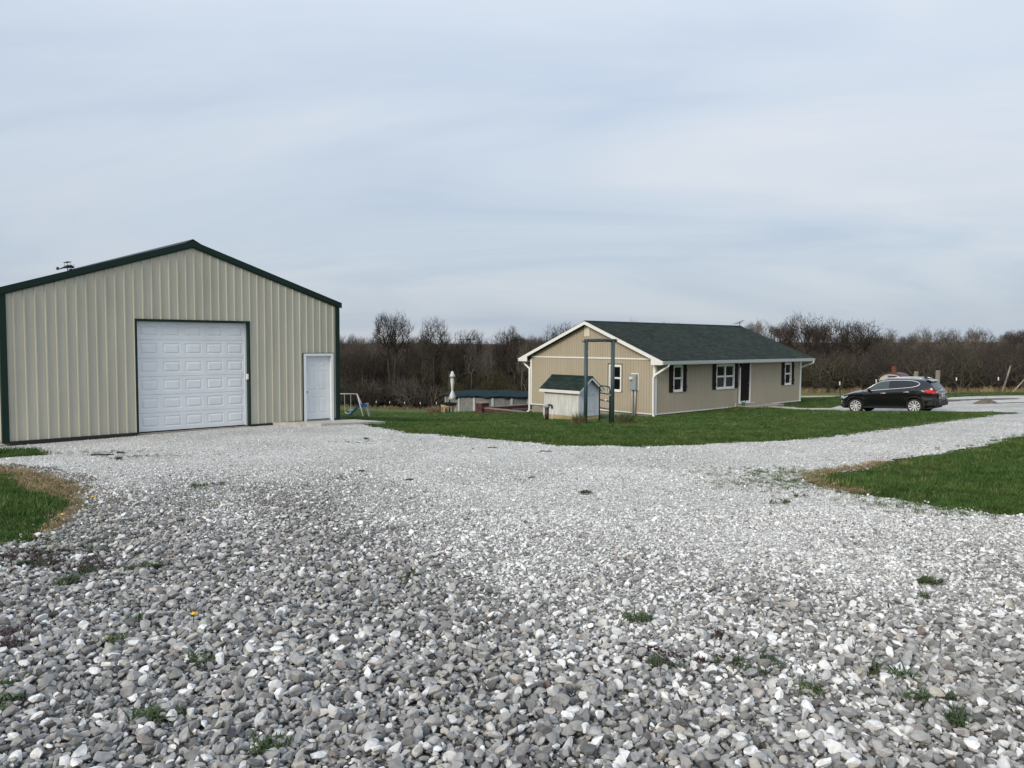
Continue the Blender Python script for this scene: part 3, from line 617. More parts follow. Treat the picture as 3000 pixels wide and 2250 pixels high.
# windows
def window(mk, u0, u1, z0, z1, cols=1):
    """mk(u,d,z): d outwards; trim, sashes, panes"""
    def bx(a, b, d0, d1, c, d):
        mb = MB(); p = [mk(a, d0, c), mk(b, d0, c), mk(b, d1, c), mk(a, d1, c), mk(a, d0, d), mk(b, d0, d), mk(b, d1, d), mk(a, d1, d)]; mb.v = p
        mb.f = [(0,3,2,1),(4,5,6,7),(0,1,5,4),(1,2,6,5),(2,3,7,6),(3,0,4,7)]; return mb
    w = bx(u0, u1, -.06, -.05, z0, z1).build('window', m_black, house)
    t = .062
    for a, b, c, d in ((u0 - .01, u0 + t, z0, z1), (u1 - t, u1 + .01, z0, z1)): bx(a, b, -.05, .035, c, d).build('casing', m_trimw, w)
    for c, d in ((z0 - .01, z0 + t*.9), (z1 - t*1.5, z1 + .01)): bx(u0 + t, u1 - t, -.05, .032, c, d).build('casing', m_trimw, w)
    bx(u0 - .02, u1 + .02, .0, .045, z0 - .045, z0 - .01).build('sill', m_trimw, w)
    wid = (u1 - u0 - 2*t - (cols - 1)*.10)/cols
    for k in range(cols):
        a = u0 + t + k*(wid + .10); b = a + wid; zm = (z0 + z1)/2 - .01
        if k: bx(a - .10, a, -.05, .02, z0 + t*.9, z1 - t*1.5).build('mullion', m_trimw, w)
        bx(a, b, -.035, .0, zm - .022, zm + .022).build('meeting_rail', m_trimw, w)
        for c, d, dd in ((z0 + t*.9, zm - .022, -.015), (zm + .022, z1 - t*1.5, -.005)):
            bx(a, b, -.045, -.038 + .0, c, d).build('pane', m_glass, w)
            s = .022
            for (p, q, r_, s_) in ((a, a + s, c, d), (b - s, b, c, d), (a + s, b - s, c, c + s), (a + s, b - s, d - s, d)): bx(p, q, -.037, dd, r_, s_).build('sash', m_trimw, w)
    return w
fm = lambda u, d, z: (u, -d, z)
gm = lambda u, d, z: (-d, u, z)
window(gm, GW[0], GW[1], GW[2], GW[3])
window(fm, 1.43, 2.18, 1.07, 2.35); window(fm, 5.15, 6.86, 1.06, 2.33, 2); window(fm, 12.23, 12.98, 1.05, 2.31)
# board and batten shutters
def shutter(x0, x1, z0, z1):
    s = MB().box(x0, x1, -.02, .0, z0, z1).build('shutter', m_shut, house); w = (x1 - x0)/3
    for k in range(3): MB().box(x0 + k*w + .006, x0 + (k + 1)*w - .006, -.038, -.02, z0, z1).build('slat', m_shut, s)
    for zc in (z0 + .26, z1 - .26): MB().box(x0 - .0, x1 + .0, -.062, -.038, zc - .07, zc + .07).build('batten', m_shut, s)
for x0, x1 in ((1.10, 1.40), (2.21, 2.51), (4.82, 5.12), (6.89, 7.19), (11.88, 12.19), (13.01, 13.30)): shutter(x0, x1, 1.03, 2.36)
# front door
mb = MB(); mb.box(7.40, 7.49, -.03, .06, .16, 2.42); mb.box(8.44, 8.52, -.03, .06, .16, 2.42); mb.box(7.49, 8.44, -.03, .06, 2.36, 2.42); dr = mb.build('front_door', m_trimw, house)
m_door = mat('dark_walnut_door', (0.010, 0.006, 0.005), 0.6, spec=.12, var=.3, scale=8, stretch=(5, 5, .5))
dh = [(7.60, 7.90, .55, 1.05), (8.03, 8.33, .55, 1.05), (7.60, 7.90, 1.2, 1.85), (8.03, 8.33, 1.2, 1.85), (7.60, 7.90, 1.96, 2.22), (8.03, 8.33, 1.96, 2.22)]
mb = panelled(7.49, 8.44, .30, 2.36, .02, dh); mb.build('leaf', m_door, dr)
for h in dh: p = MB(); raised(p, *h, .02, d=.008, w=.02); p.build('raised_panel', m_door, dr)
MB().box(7.49, 8.44, -.02, .03, .16, .30).build('kick_plate', m_white, dr); MB().lathe([(.001, -.07), (.028, -.06), (.02, -.03), (.03, 0)], 10, (8.36, .02, 1.25), 'y').build('knob', m_metal, dr, True)
MB().box(8.52, 8.95, -.06, -.0, .13, .155).build('sill_strip', m_trimw, house)
mb = MB(); mb.tube([(7.36, -.02, 2.30), (7.36, -.10, 2.30)], .055, 8); mb.lathe([(.02, .06), (.075, .03), (.065, -.12), (.03, -.14)], 10, (7.36, -.14, 2.26)); mb.build('porch_lamp', m_black, house)
MB().box(7.26, 7.46, -.028, .0, 2.21, 2.39).build('lamp_block', m_trimw, house)
st = MB().box(7.1, 10.15, -1.15, -.03, -.6, .10).build('door_step', m_concd, house, bevel=.02)
mb = MB(); mb.lathe([(.001, 0), (.05, 0), (.075, -.05), (.08, -.09)], 10, (-.25, HD + .42, RE - .08), 'z'); mb.build('floodlight', m_dark, house)
# things on or by the house
ant = thing('tv_antenna', 'thin dark television antenna standing on the far end of the house ridge', 'antenna', hw(14.35, HD/2, RP), HOUSE_A)
MB().tube([(0, 0, -.05), (0, 0, .27)], .022, 6).build('mast', m_dark, ant)
MB().tube([(-.52, 0, .10), (.0, 0, .24), (.40, 0, .36)], .016, 6).build('boom', m_dark, ant)
for k in range(7): t = -.45 + k*.13; MB().tube([(t, -.35 + .03*k, .24 + t*.29), (t, .35 - .03*k, .24 + t*.29)], .006, 4).build('element', m_dark, ant)
m_grey = mat('grey_enamel', (0.27, 0.30, 0.30), 0.45, var=.06, scale=4); m_pvc = mat('grey_pvc', (0.40, 0.40, 0.37), 0.5, var=.1, scale=6)
em = thing('electric_meter', 'grey electric meter cabinet with two conduits on the house gable wall', 'meter', hw(0, 1.2, -.1), HOUSE_A)
L_ = lambda y: y - 1.2
MB().box(-.20, -.03, L_(1.02), L_(1.42), 1.24, 2.00).build('cabinet', m_grey, em, bevel=.012)
mb = MB(); mb.box(-.034, -.012, L_(.97), L_(1.01), 1.22, 2.05); mb.box(-.034, -.012, L_(1.01), L_(1.44), 2.01, 2.05); mb.build('mounting_frame', m_trimw, em)
mb = MB(); M_ = Matrix.Translation((-.20, L_(1.29), 1.79)) @ Matrix.Rotation(R(-90), 4, 'Y')
mb.lathe([(.001, .11), (.075, .105), (.085, .05), (.10, .045), (.10, 0)], 18); mb.v = [tuple(M_ @ Vector(p)) for p in mb.v]; mb.build('meter_dial', mat('meter_glass', (.55, .57, .55), .2, spec=.6), em, True)
MB().tube([(-.10, L_(1.30), 1.25), (-.10, L_(1.29), .9), (-.10, L_(1.23), -.2)], .045, 10).build('conduit', m_pvc, em, True)
MB().tube([(-.10, L_(1.10), 1.25), (-.10, L_(1.10), .9), (-.10, L_(1.14), -.2)], .045, 10).build('conduit', m_pvc, em, True)
gc = thing('watering_can', 'small green container standing on the front door step', 'container', hw(7.28, -.35, .10), HOUSE_A)
m_gcan = mat('green_plastic', (.035, .09, .05), .5)
MB().lathe([(.001, 0), (.09, 0), (.10, .02), (.08, .17), (.07, .18), (.001, .18)], 12).build('body', m_gcan, gc, True); MB().tube([(.10, 0, .08), (.22, 0, .24)], .018, 6).build('spout', m_gcan, gc); MB().tube([(-.09, 0, .22), (-.18, 0, .2), (-.17, 0, .08), (-.10, 0, .05)], .012, 6).build('handle', m_gcan, gc)
# front walk: concrete strip in slabs from the step to the parking pad
walk = [hw(8.4, -1.2)[:2], hw(8.9, -2.2)[:2], (14.6, 40.9), (15.6, 40.7), (17.2, 41.2)]
wp = resample(walk, .95, 0, closed=False); wp = np.vstack([wp, walk[-1]])
m_walk = mat('walk_concrete', (0.40, 0.385, 0.335), .9, var=.14, scale=3, bump=.2, bscale=50)
T_ = np.gradient(wp, axis=0); T_ /= np.linalg.norm(T_, axis=1)[:, None]; Nn = np.c_[-T_[:, 1], T_[:, 0]]
pv = bpy.data.objects.new('front_walk', None); col.objects.link(pv); tag(pv, 'pale concrete walk from the front step to the parked car', 'path', kind='structure')
for k in range(len(wp) - 1):
    mb = MB(); q = []
    for i, t in ((k, .012), (k + 1, -.012)):
        for s_ in (-.5, .5): q.append(wp[i] + Nn[i]*s_ + T_[i]*t)
    q = [q[0], q[1], q[3], q[2]]; zt = gz([p[0] for p in q], [p[1] for p in q]) + .05
    top = [(p[0], p[1], z) for p, z in zip(q, zt)]; bot = [(x, y, z - .15) for x, y, z in top]; mb.poly(top)
    for j in range(4): mb.poly([top[j], top[(j + 1) % 4], bot[(j + 1) % 4], bot[j]])
    mb.build('slab', m_walk, pv)

# ================================================================== WELL HOUSE
m_wellw = mat('old_white_boards', (0.70, 0.70, 0.66), 0.75, c2=(0.50, 0.51, 0.49), scale=2.2, stretch=(5, 5, .7), bump=.2, bscale=25)
m_well_shaded = mat('shaded_white_boards', (0.62, 0.65, 0.68), 0.75, c2=(0.46, 0.49, 0.52), scale=2.5, stretch=(5, 5, .7), bump=.2, bscale=25)  # cooler, greyer copy of the white boards: front's shade put into the colour
m_skid = mat('treated_pine', (0.40, 0.31, 0.16), 0.8, var=.2, scale=5, stretch=(1, 4, 4))
WO = (2.84, 33.0, g1(2.84, 33.0) + .0); WL, WW = 2.05, 1.27
wh = thing('well_house', 'little white wooden well house with dark green shingle roof', 'well house', WO, HOUSE_A)
WB, WT = .16, 1.16; RG = 1.86; EV = .15; Wsl = (RG - 1.28)/(WW/2 + EV)
MB().box(.02, WW - .02, .02, WL - .02, WB, WT).build('wall_core', m_well_shaded, wh)
for y in (0.0, WL - .09): MB().box(0, WW, y, y + .09, -.06, WB - .002).build('skid', m_skid, wh)
MB().box(-.012, .07, .0, WL, -.14, WB - .004).build('skid', m_skid, wh)
bd = [0, .42, .80, 1.20, 1.62, WL]
for a, b in zip(bd[:-1], bd[1:]): MB().box(-.012, .02, a + .004, b - .004, WB, WT + .05).build('side_board', m_wellw, wh)
fbx = [0, .17, .30, .97, 1.12, WW]
def gtp(x): return RG - .10 - Wsl*abs(x - WW/2)
for a, b in zip(fbx[:-1], fbx[1:]):
    if abs(a - .30) < 1e-6:
        MB().prism([(a + .004, 1.13), (b - .004, 1.13), (b - .004, gtp(b)), (WW/2, gtp(WW/2)), (a + .004, gtp(a))], 1, -.012, .02).build('gable_board', m_well_shaded, wh)
    else: MB().prism([(a + .004, WB), (b - .004, WB), (b - .004, gtp(b)), (a + .004, gtp(a))], 1, -.012, .02).build('front_board', m_well_shaded, wh)
MB().prism([(0, WT), (WW, WT), (WW/2, RG - .1)], 1, WL - .02, WL + .012).build('back_gable', m_well_shaded, wh)
hd = MB().box(.31, .96, -.022, .0, WB + .16, 1.05).build('hatch', m_well_shaded, wh)
MB().box(.36, .90, -.034, -.022, WB + .03 + .20, 1.0).build('panel', m_well_shaded, hd); MB().box(.28, .99, -.034, -.0, 1.055, 1.125).build('header', m_well_shaded, hd); MB().box(.30, .97, -.028, .0, WB, WB + .15).build('kick_board', m_well_shaded, hd)
MB().box(.83, .91, -.045, -.034, 1.07, 1.085).build('latch', m_dark, hd)
for x, y, w in ((-.03, .0, .09), (-.03, WL - .085, .085)): MB().box(x, x + .018, y, y + w, WB - .02, WT + .05).build('corner_board', m_wellw, wh)
mb = MB(); mb.prism([(WL - .02, .0), (WL + .06, WB), (WL + .0, WB + .45), (WL - .06, WB + .45)], 0, -.055, -.032); mb.build('skirt_board', m_wellw, wh)
for sgn in (-1, 1):
    run_ = WW/2 + EV
    P2 = lambda d: (WW/2 + sgn*(run_ - d), 1.28 + Wsl*d)
    a, b = P2(0), P2(run_)
    MB().prism([(a[0], a[1] - .015), (b[0], b[1] - .015), (b[0], b[1] - .05), (a[0], a[1] - .05)], 1, -.16, WL + .16).build('roof_deck', m_well_shaded, wh)
    MB().prism([(a[0], a[1] - .02), (b[0], b[1] - .02), (b[0], b[1] - .135), (a[0], a[1] - .135)], 1, -.185, -.16).build('rake_board', mat('well_rake_shaded', (.62, .65, .68), .7, var=.06, scale=3), wh)  # front rake carries the same shade in its colour
    MB().prism([(a[0], a[1] - .02), (b[0], b[1] - .02), (b[0], b[1] - .135), (a[0], a[1] - .135)], 1, WL + .16, WL + .185).build('rake_board', m_wellw, wh)
    x0, x1 = sorted((a[0], a[0] + sgn*.022)); MB().box(x0, x1, -.185, WL + .185, a[1] - .14, a[1] - .012).build('fascia', m_white if False else mat('well_fascia', (.70, .70, .66), .7, var=.06, scale=3), wh)
    # individual shingle tabs, each course lapping the one below
    nr = 7; shades = [mat('shingle_a', (.017, .026, .022), .95, var=.25, scale=40, spec=.1), mat('shingle_b', (.027, .038, .032), .95, var=.25, scale=40, spec=.1), mat('shingle_c', (.021, .032, .028), .95, var=.25, scale=40, spec=.1)]
    rr = random.Random(5 + sgn)
    for k in range(nr):
        d0, d1 = run_*k/nr, min(run_, run_*(k + 1.25)/nr); y = -.20 - (.15 if k % 2 else 0)
        while y < WL + .20:
            ya, yb = max(-.20, y), min(WL + .20, y + .30)
            if yb - ya > .03:
                A, B = P2(d0 - .015), P2(d1); h0 = .012 + rr.uniform(0, .004); q = MB()
                q.prism([(A[0], A[1] - .013), (B[0], B[1] - .013), (B[0], B[1] - .003), (A[0], A[1] + h0)], 1, ya + .003, yb - .003)
                q.build('shingle', rr.choice(shades), wh)
            y += .30
MB().prism([(WW/2 - .09, RG - .05), (WW/2, RG + .028), (WW/2 + .09, RG - .05)], 1, -.20, WL + .20).build('ridge_cap', MATS['shingle_a'], wh)
# well casing
m_brown = mat('brown_casing', (0.030, 0.012, 0.012), .5, var=.15, scale=5); m_galv = mat('grey_cap', (.26, .25, .27), .5)
cz = g1(1.47, 32.6)
wc = thing('well_casing', 'dark brown well casing pipe with grey cap at the well house corner', 'well pipe', (1.47, 32.6, cz), HOUSE_A)
MB().tube([(0, 0, -.1), (0, 0, .58)], .085, 16).build('pipe', m_brown, wc, True)
MB().lathe([(.001, .68), (.07, .675), (.125, .63), (.13, .58), (.105, .57), (.105, .53), (.09, .53)], 16).build('cap', m_galv, wc, True)
MB().tube([(.0, -.05, .66), (.07, -.10, .68), (.14, -.15, .64), (.15, -.16, .52)], .045, 8).build('conduit_elbow', m_dark, wc, True)
MB().tube([(.15, -.16, .54), (.15, -.16, -.1)], .018, 8).build('conduit', m_trimw, wc, True)

# ================================================================== PIPE ARCH AND GATE
m_teal = mat('dark_teal_paint', (0.022, 0.055, 0.060), .5, c2=(.035, .07, .075), scale=4, bump=.15, bscale=30)
m_pole = mat('weathered_pole', (0.020, 0.024, 0.027), .7, c2=(.10, .11, .12), scale=6, stretch=(1, 4, 4))
A0, A1 = (2.68, 28.25), (3.70, 28.65); za = g1(*A0); zb = g1(*A1); ztop = 1.68
arch = thing('pipe_arch', 'tall dark teal pipe arch of two posts and a crossbar on the lawn', 'arch', (A0[0], A0[1], za), math.atan2(A1[1] - A0[1], A1[0] - A0[0]))
aw = math.hypot(A1[0] - A0[0], A1[1] - A0[1])
MB().tube([(0, 0, -.2), (0, 0, 3.02)], .068, 14).build('post', m_teal, arch, True); MB().tube([(aw, 0, -.2), (aw, 0, 3.02)], .072, 14).build('post', m_teal, arch, True)
MB().tube([(-.12, .0, 3.03), (.3, 0, 3.035), (aw*.6, 0, 3.045), (aw + .14, 0, 3.03)], .062, 12).build('crossbar', m_pole, arch, True)
for x in (-.11, aw + .12): MB().tube([(x, 0, 3.03), (x + (.03 if x > 0 else -.03), 0, 3.03)], .066, 12).build('end_cap', m_galv, arch, True)
mb = MB(); mb.tube([(.12, -.06, 3.0), (.10, -.07, 2.8), (.02, -.075, 2.62), (.05, -.075, 2.5), (-.03, -.075, 2.56)], .007, 5); mb.build('wire', mat('pale_twine', (.35, .3, .27), .8), arch)
Gp, Gq = (3.62, 28.72), (3.33, 29.66); gzb = -1.30
m_gate = mat('black_gate_paint', (0.016, 0.020, 0.022), .45, c2=(.030, .045, .048), scale=5); m_gtl = m_teal
gate = thing('tube_gate', 'narrow dark tube gate with five rails swung open at the arch', 'gate', (Gp[0], Gp[1], gzb), math.atan2(Gq[1] - Gp[1], Gq[0] - Gp[0]))
gl = math.hypot(Gq[0] - Gp[0], Gq[1] - Gp[1]); gh = 1.36
MB().tube([(.02, 0, 0), (.02, 0, gh - .14), (.05, 0, gh - .04), (.13, 0, gh), (gl - .13, 0, gh), (gl - .05, 0, gh - .04), (gl - .02, 0, gh - .14), (gl - .02, 0, 0)], .026, 8).build('frame', m_gate, gate, True)
for z in (.02, .24, .52, .82, 1.08): MB().tube([(.02, 0, z), (gl - .02, 0, z)], .023, 8).build('rail', m_gate if z > .3 else m_teal, gate, True)
MB().tube([(-.08, 0, 1.05), (.02, .02, 1.06), (.1, -.03, 1.02), (-.05, -.06, 1.0)], .016, 6).build('rope_tie', mat('pale_rope', (.55, .55, .52), .8), gate)
MB().tube([(.32, -.02, .83), (.40, .02, .84)], .035, 6).build('rag', mat('white_rag', (.75, .74, .70), .9), gate)

# ================================================================== POOL AND PATIO
m_poolw = mat('grey_pool_wall', (0.13, 0.135, 0.135), .6, c2=(.21, .215, .21), scale=5); m_poolp = mat('pool_upright', (.42, .44, .44), .5, var=.08)
m_cover = mat('pool_cover_blue', (0.007, 0.018, 0.024), .85, c2=(.014, .030, .038), scale=2.5, spec=.08, bump=.5, bscale=3.0)
PC = (-1.25, 63.2); pz = -3.72; PR = 4.12; PH = 1.27
pool = thing('swimming_pool', 'round above ground pool with grey wall under a dark blue cover', 'pool', (PC[0], PC[1], pz))
n_up = 18
for k in range(n_up):
    a0, a1 = 2*math.pi*k/n_up, 2*math.pi*(k + 1)/n_up; mb = MB()
    for j in range(4):
        t0, t1 = a0 + (a1 - a0)*j/4, a0 + (a1 - a0)*(j + 1)/4
        mb.poly([(PR*math.cos(t0), PR*math.sin(t0), -.6), (PR*math.cos(t1), PR*math.sin(t1), -.6), (PR*math.cos(t1), PR*math.sin(t1), PH - .05), (PR*math.cos(t0), PR*math.sin(t0), PH - .05)])
    mb.build('wall_panel', m_poolw, pool, True)
    c_, s_ = math.cos(a0 + .12), math.sin(a0 + .12); M_ = Matrix.Translation(((PR + .03)*c_, (PR + .03)*s_, 0)) @ Matrix.Rotation(a0 + .12, 4, 'Z')
    MB().box(-.03, .05, -.09, .09, -.6, PH - .04, M_).build('upright', m_poolp, pool)
V, F = [], []; nr_, na = 16, 144; rr = np.random.default_rng(3); ph = rr.uniform(0, 6.28, 8)
for i in range(nr_ + 4):
    for j in range(na):
        a = 2*math.pi*j/na
        if i <= nr_:
            r = (PR + .16)*i/nr_; sag = -.05 + .05*math.sin(3*a + ph[0])*(r/PR)**2 + .05*math.sin(9*a + ph[1])*(r/PR)**3 + .05*math.cos(r*2.2 + 2*a) + .05*abs(math.sin(5.5*a + ph[3]))*(r/PR)
            z = PH + .06 + .16*(1 - (r/PR))*.5 + sag*.6
        else:
            k = i - nr_; drop = (.11 + .05*math.sin(n_up*a + .8) + .035*math.sin(7*a + ph[2]) + .03*math.sin(31*a))*k/3
            r = PR + .16 + .05*math.sin(k)*(1 + .6*math.sin(40*a)) + .02*math.sin(23*a + k); z = V[nr_*na + j][2] - drop
        V.append((r*math.cos(a), r*math.sin(a), z))
for i in range(nr_ + 3):
    for j in range(na): F.append((i*na + j, i*na + (j + 1) % na, (i + 1)*na + (j + 1) % na, (i + 1)*na + j))
np_mesh('cover', V, F, m_cover, pool, True)
# wooden stand with a black tub lid, closed parasol beside it
m_pine = mat('pale_pine', (0.50, 0.37, 0.21), .75, var=.2, scale=4, stretch=(4, 4, .8))
tz = g1(-4.45, 54.6)
std = thing('wooden_stand', 'pale wooden stand on four legs carrying a black lid by the pool', 'stand', (-4.45, 54.6, tz), .35)
for x in (-.40, .40):
    for y in (-.30, .30): MB().box(x - .05, x + .05, y - .05, y + .05, -.1, .48).build('leg', m_pine, std)
for y in (-.37, .34): MB().box(-.46, .46, y, y + .035, .42, .58).build('apron', m_pine, std)
for x in (-.46, .425): MB().box(x, x + .035, -.335, .34, .42, .58).build('apron', m_pine, std)
MB().box(-.44, .44, -.33, .33, .581, .60).build('top', m_pine, std)
tb = thing('black_lid', 'round black lid lying on the pale wooden stand', 'lid', (-4.40, 54.6, tz + .60))
MB().lathe([(.001, .13), (.30, .125), (.50, .10), (.57, .05), (.58, .0), (.50, .0)], 28).build('shell', mat('matt_black', (.012, .012, .013), .95, spec=.08), tb, True); MB().tube([(-.08, 0, .12), (-.08, 0, .16), (.08, 0, .16), (.08, 0, .12)], .015, 6).build('handle', m_dark, tb)
uz = g1(-4.45, 56.0)
um = thing('closed_parasol', 'closed off white parasol hanging from a black side pole by the pool', 'parasol', (-4.50, 55.9, uz), -.1)
m_cloth = mat('off_white_cloth', (0.74, 0.72, 0.68), .9, c2=(.58, .57, .54), scale=5, stretch=(3, 3, .6))
MB().tube([(0, 0, -.1), (0, 0, 3.0)], .055, 10).build('pole', m_dark, um, True); MB().box(-.4, .4, -.4, .4, -.05, .06).build('base', m_dark, um)
MB().tube([(0, 0, 2.95), (.22, 0, 3.02)], .03, 8).build('arm', m_dark, um)
mb = MB(); prof = [(.02, 3.03), (.07, 2.97), (.15, 2.72), (.17, 2.60), (.105, 2.59), (.11, 2.4), (.10, 2.1), (.075, 1.85), (.055, 1.66), (.07, 1.58), (.14, 1.35), (.19, 1.12), (.16, 1.02)]
i0 = 0; nn = 20
for r, z in prof:
    for j in range(nn):
        a = 2*math.pi*j/nn; q = r*(1 + (.28 if j % 2 else -.12)*min(1, (3.03 - z)*2)); mb.v.append((.22 + q*math.cos(a), q*math.sin(a), z + (.05*math.sin(5*a) if z < 1.2 else 0)))
for k in range(len(prof) - 1):
    for j in range(nn): mb.f.append((k*nn + j, k*nn + (j + 1) % nn, (k + 1)*nn + (j + 1) % nn, (k + 1)*nn + j))
mb.build('canopy', m_cloth, um, True)
MB().lathe([(.06, 1.63), (.075, 1.645), (.06, 1.66)], 14, (.22, 0, 0)).build('tie_strap', m_cloth, um, True)
# block walls round the patio
m_blk = [mat('red_brown_block_%d' % i, c, .95, var=.3, scale=9, bump=.4, bscale=40) for i, c in enumerate(((.105, .042, .032), (.075, .036, .030), (.13, .055, .040), (.060, .034, .032)))]
m_cap = mat('wall_cap', (.22, .17, .14), .95, var=.2, scale=6)
rb = random.Random(11); WTOP = -2.24
def block_run(parent, L, base, top, dep=.22, hgt=.11, wid=.30):
    rows = int(math.ceil((top - .06 - base)/hgt))
    for r_ in range(rows):
        z1 = top - .06 - r_*hgt; z0 = z1 - hgt + .008; x = 0 if r_ % 2 else -wid/2
        while x < L:
            a, b = max(0, x), min(L, x + wid)
            if b - a > .05: MB().box(a + .004, b - .004, -dep/2 + rb.uniform(-.01, .01), dep/2 + rb.uniform(-.01, .01), z0, z1).build('block', rb.choice(m_blk), parent)
            x += wid
    x = 0
    while x < L - .01:
        b = min(L, x + .42); MB().box(x + .003, b - .003, -dep/2 - .03, dep/2 + .03, top - .057, top).build('cap_stone', m_cap, parent); x += .42
wallA = thing('block_wall', 'low red brown block wall running from the house corner to a pillar', 'wall', (*hw(0.12, HD + .25)[:2], -2.18), HOUSE_A + math.pi/2)
block_run(wallA, 3.75, -.48, .0)
wallB = thing('block_wall', 'low red brown block wall along the far side of the patio', 'wall', (*hw(.45, HD + 4.3)[:2], -2.18), HOUSE_A)
block_run(wallB, 4.2, -.65, .0)
def pillar(loc, label):
    p = thing('block_pillar', label, 'pillar', (*loc, -2.18), HOUSE_A)
    for r_ in range(9):
        z1 = .24 - r_*.115
        for (a, b, c, d) in (((-.3, .04, -.3, 0), (.04, .3, -.3, 0), (-.3, -.04, 0, .3), (-.04, .3, 0, .3)) if r_ % 2 else ((-.3, -.04, -.3, 0), (-.04, .3, -.3, 0), (-.3, .04, 0, .3), (.04, .3, 0, .3))):
            MB().box(a + .004, b - .004, c + .004, d - .004, z1 - .107, z1).build('block', rb.choice(m_blk), p)
    MB().box(-.35, .35, -.35, .35, .243, .30).build('cap_stone', m_cap, p)
pillar(hw(.12, HD + 4.32)[:2], 'square red brown block pillar at the corner of the patio walls')
pillar(hw(4.7, HD + 4.32)[:2], 'square red brown block pillar half hidden behind the house corner')
pts = [hw(.3, HD + .1)[:2], hw(.3, HD + 4.2)[:2], hw(6, HD + 4.2)[:2], hw(6, HD + .1)[:2]]
mb = MB(); mb.poly([(x, y, -2.50) for x, y in pts]); tag(mb.build('patio', m_concd), 'concrete patio floor behind the house', 'patio', kind='structure')
fbw = thing('fire_bowl', 'dark round fire bowl standing inside the patio walls', 'fire bowl', (*hw(1.5, HD + 2.4)[:2], -2.50))
MB().lathe([(.12, .0), (.42, .20), (.52, .24), (.50, .26), (.36, .20), (.001, .12)], 20).build('bowl', mat('rusty_steel', (.05, .022, .018), .8), fbw, True); MB().lathe([(.52, .245), (.545, .255), (.52, .265)], 20).build('rim', m_dark, fbw, True)

# ================================================================== SWING SET
m_galvp = mat('pale_tube', (.42, .43, .43), .4); m_blue = mat('blue_plastic', (.010, .060, .19), .4, var=.15, scale=4)
sg = thing('swing_set', 'grey tube swing set with a blue slide behind the barn', 'swing set', (-11.6, 58.0, -3.92), 0.0)
def zg(x, y): return g1(-11.6 + x, 58 + y) + 3.92
MB().tube([(-2.6, 0, 1.76), (.05, 0, 1.76)], .045, 8).build('top_bar', m_galvp, sg, True)
for x, o in ((.05, .62), (-2.6, -.5)):
    for y in (-.75, .75): MB().tube([(x, 0, 1.76), (x + o, y, zg(x + o, y) - .02)], .042, 8).build('leg', m_galvp, sg, True)
MB().tube([(-.62, 0, .55), (.42, 0, .60)], .025, 6).build('side_bar', m_galvp, sg)
def swing(x, z, sw):
    s_ = MB().poly([]) if False else None
    mb = MB(); mb.tube([(x - .30, 0, 1.74), (x - .24, 0, z)], .020, 6); mb.tube([(x + .18, 0, 1.74), (x + .18, 0, z)], .020, 6); mb.build('chain', m_galvp, sg)
    MB().tube([(x - .24, 0, z + .03), (x - .14, 0, z - .06), (x + .05, 0, z - .07), (x + .18, 0, z + .03)], .05, 6, flat=(1.6, .5)).build('seat', mat('seat_yellow', (.5, .4, .3), .6), sg, True)
swing(-.60, .36, 0)
mb = MB(); mb.tube([(-2.0, 0, 1.74), (-2.0, 0, 1.0)], .012, 5); mb.tube([(-1.35, 0, 1.74), (-1.35, 0, 1.0)], .012, 5); mb.tube([(-2.0, 0, 1.3), (-1.35, 0, 1.3)], .02, 6)
for x in (-2.0, -1.35): mb.lathe([(.07, -.012), (.10, 0), (.07, .012)], 10, (x, 0, .92), 'y')
mb.build('trapeze', m_galvp, sg, True)
sl = [(.80, .0, .86), (.30, -.1, .84), (.12, -.15, .74), (-.05, -.2, .56), (-.35, -.3, .22), (-.55, -.36, .10)]
mb = MB()
for p, q in zip(sl[:-1], sl[1:]):
    for (o0, o1, h0, h1) in ((-.24, .24, 0, .02), (-.28, -.24, -.02, .16), (.24, .28, -.02, .16)):
        p8 = [(p[0], p[1] + o0, p[2] + h0), (p[0], p[1] + o1, p[2] + h0), (q[0], q[1] + o1, q[2] + h0), (q[0], q[1] + o0, q[2] + h0), (p[0], p[1] + o0, p[2] + h1), (p[0], p[1] + o1, p[2] + h1), (q[0], q[1] + o1, q[2] + h1), (q[0], q[1] + o0, q[2] + h1)]
        i = len(mb.v); mb.v += p8; mb.f += [(i,i+1,i+2,i+3),(i+7,i+6,i+5,i+4),(i,i+4,i+5,i+1),(i+3,i+2,i+6,i+7),(i,i+3,i+7,i+4),(i+1,i+5,i+6,i+2)]
mb.build('slide', m_blue, sg)
mb = MB()
for y in (-.22, .22): mb.tube([(.80, y, .86), (.98, y, zg(.98, y))], .02, 6); mb.tube([(.72, y, .86), (.70, y, 1.08), (.88, y, 1.06), (.86, y, .86)], .015, 5)
for z in (.2, .42, .64): mb.tube([(.95 - z*.19, -.22, z), (.95 - z*.19, .22, z)], .016, 6)
mb.build('ladder', m_galvp, sg)

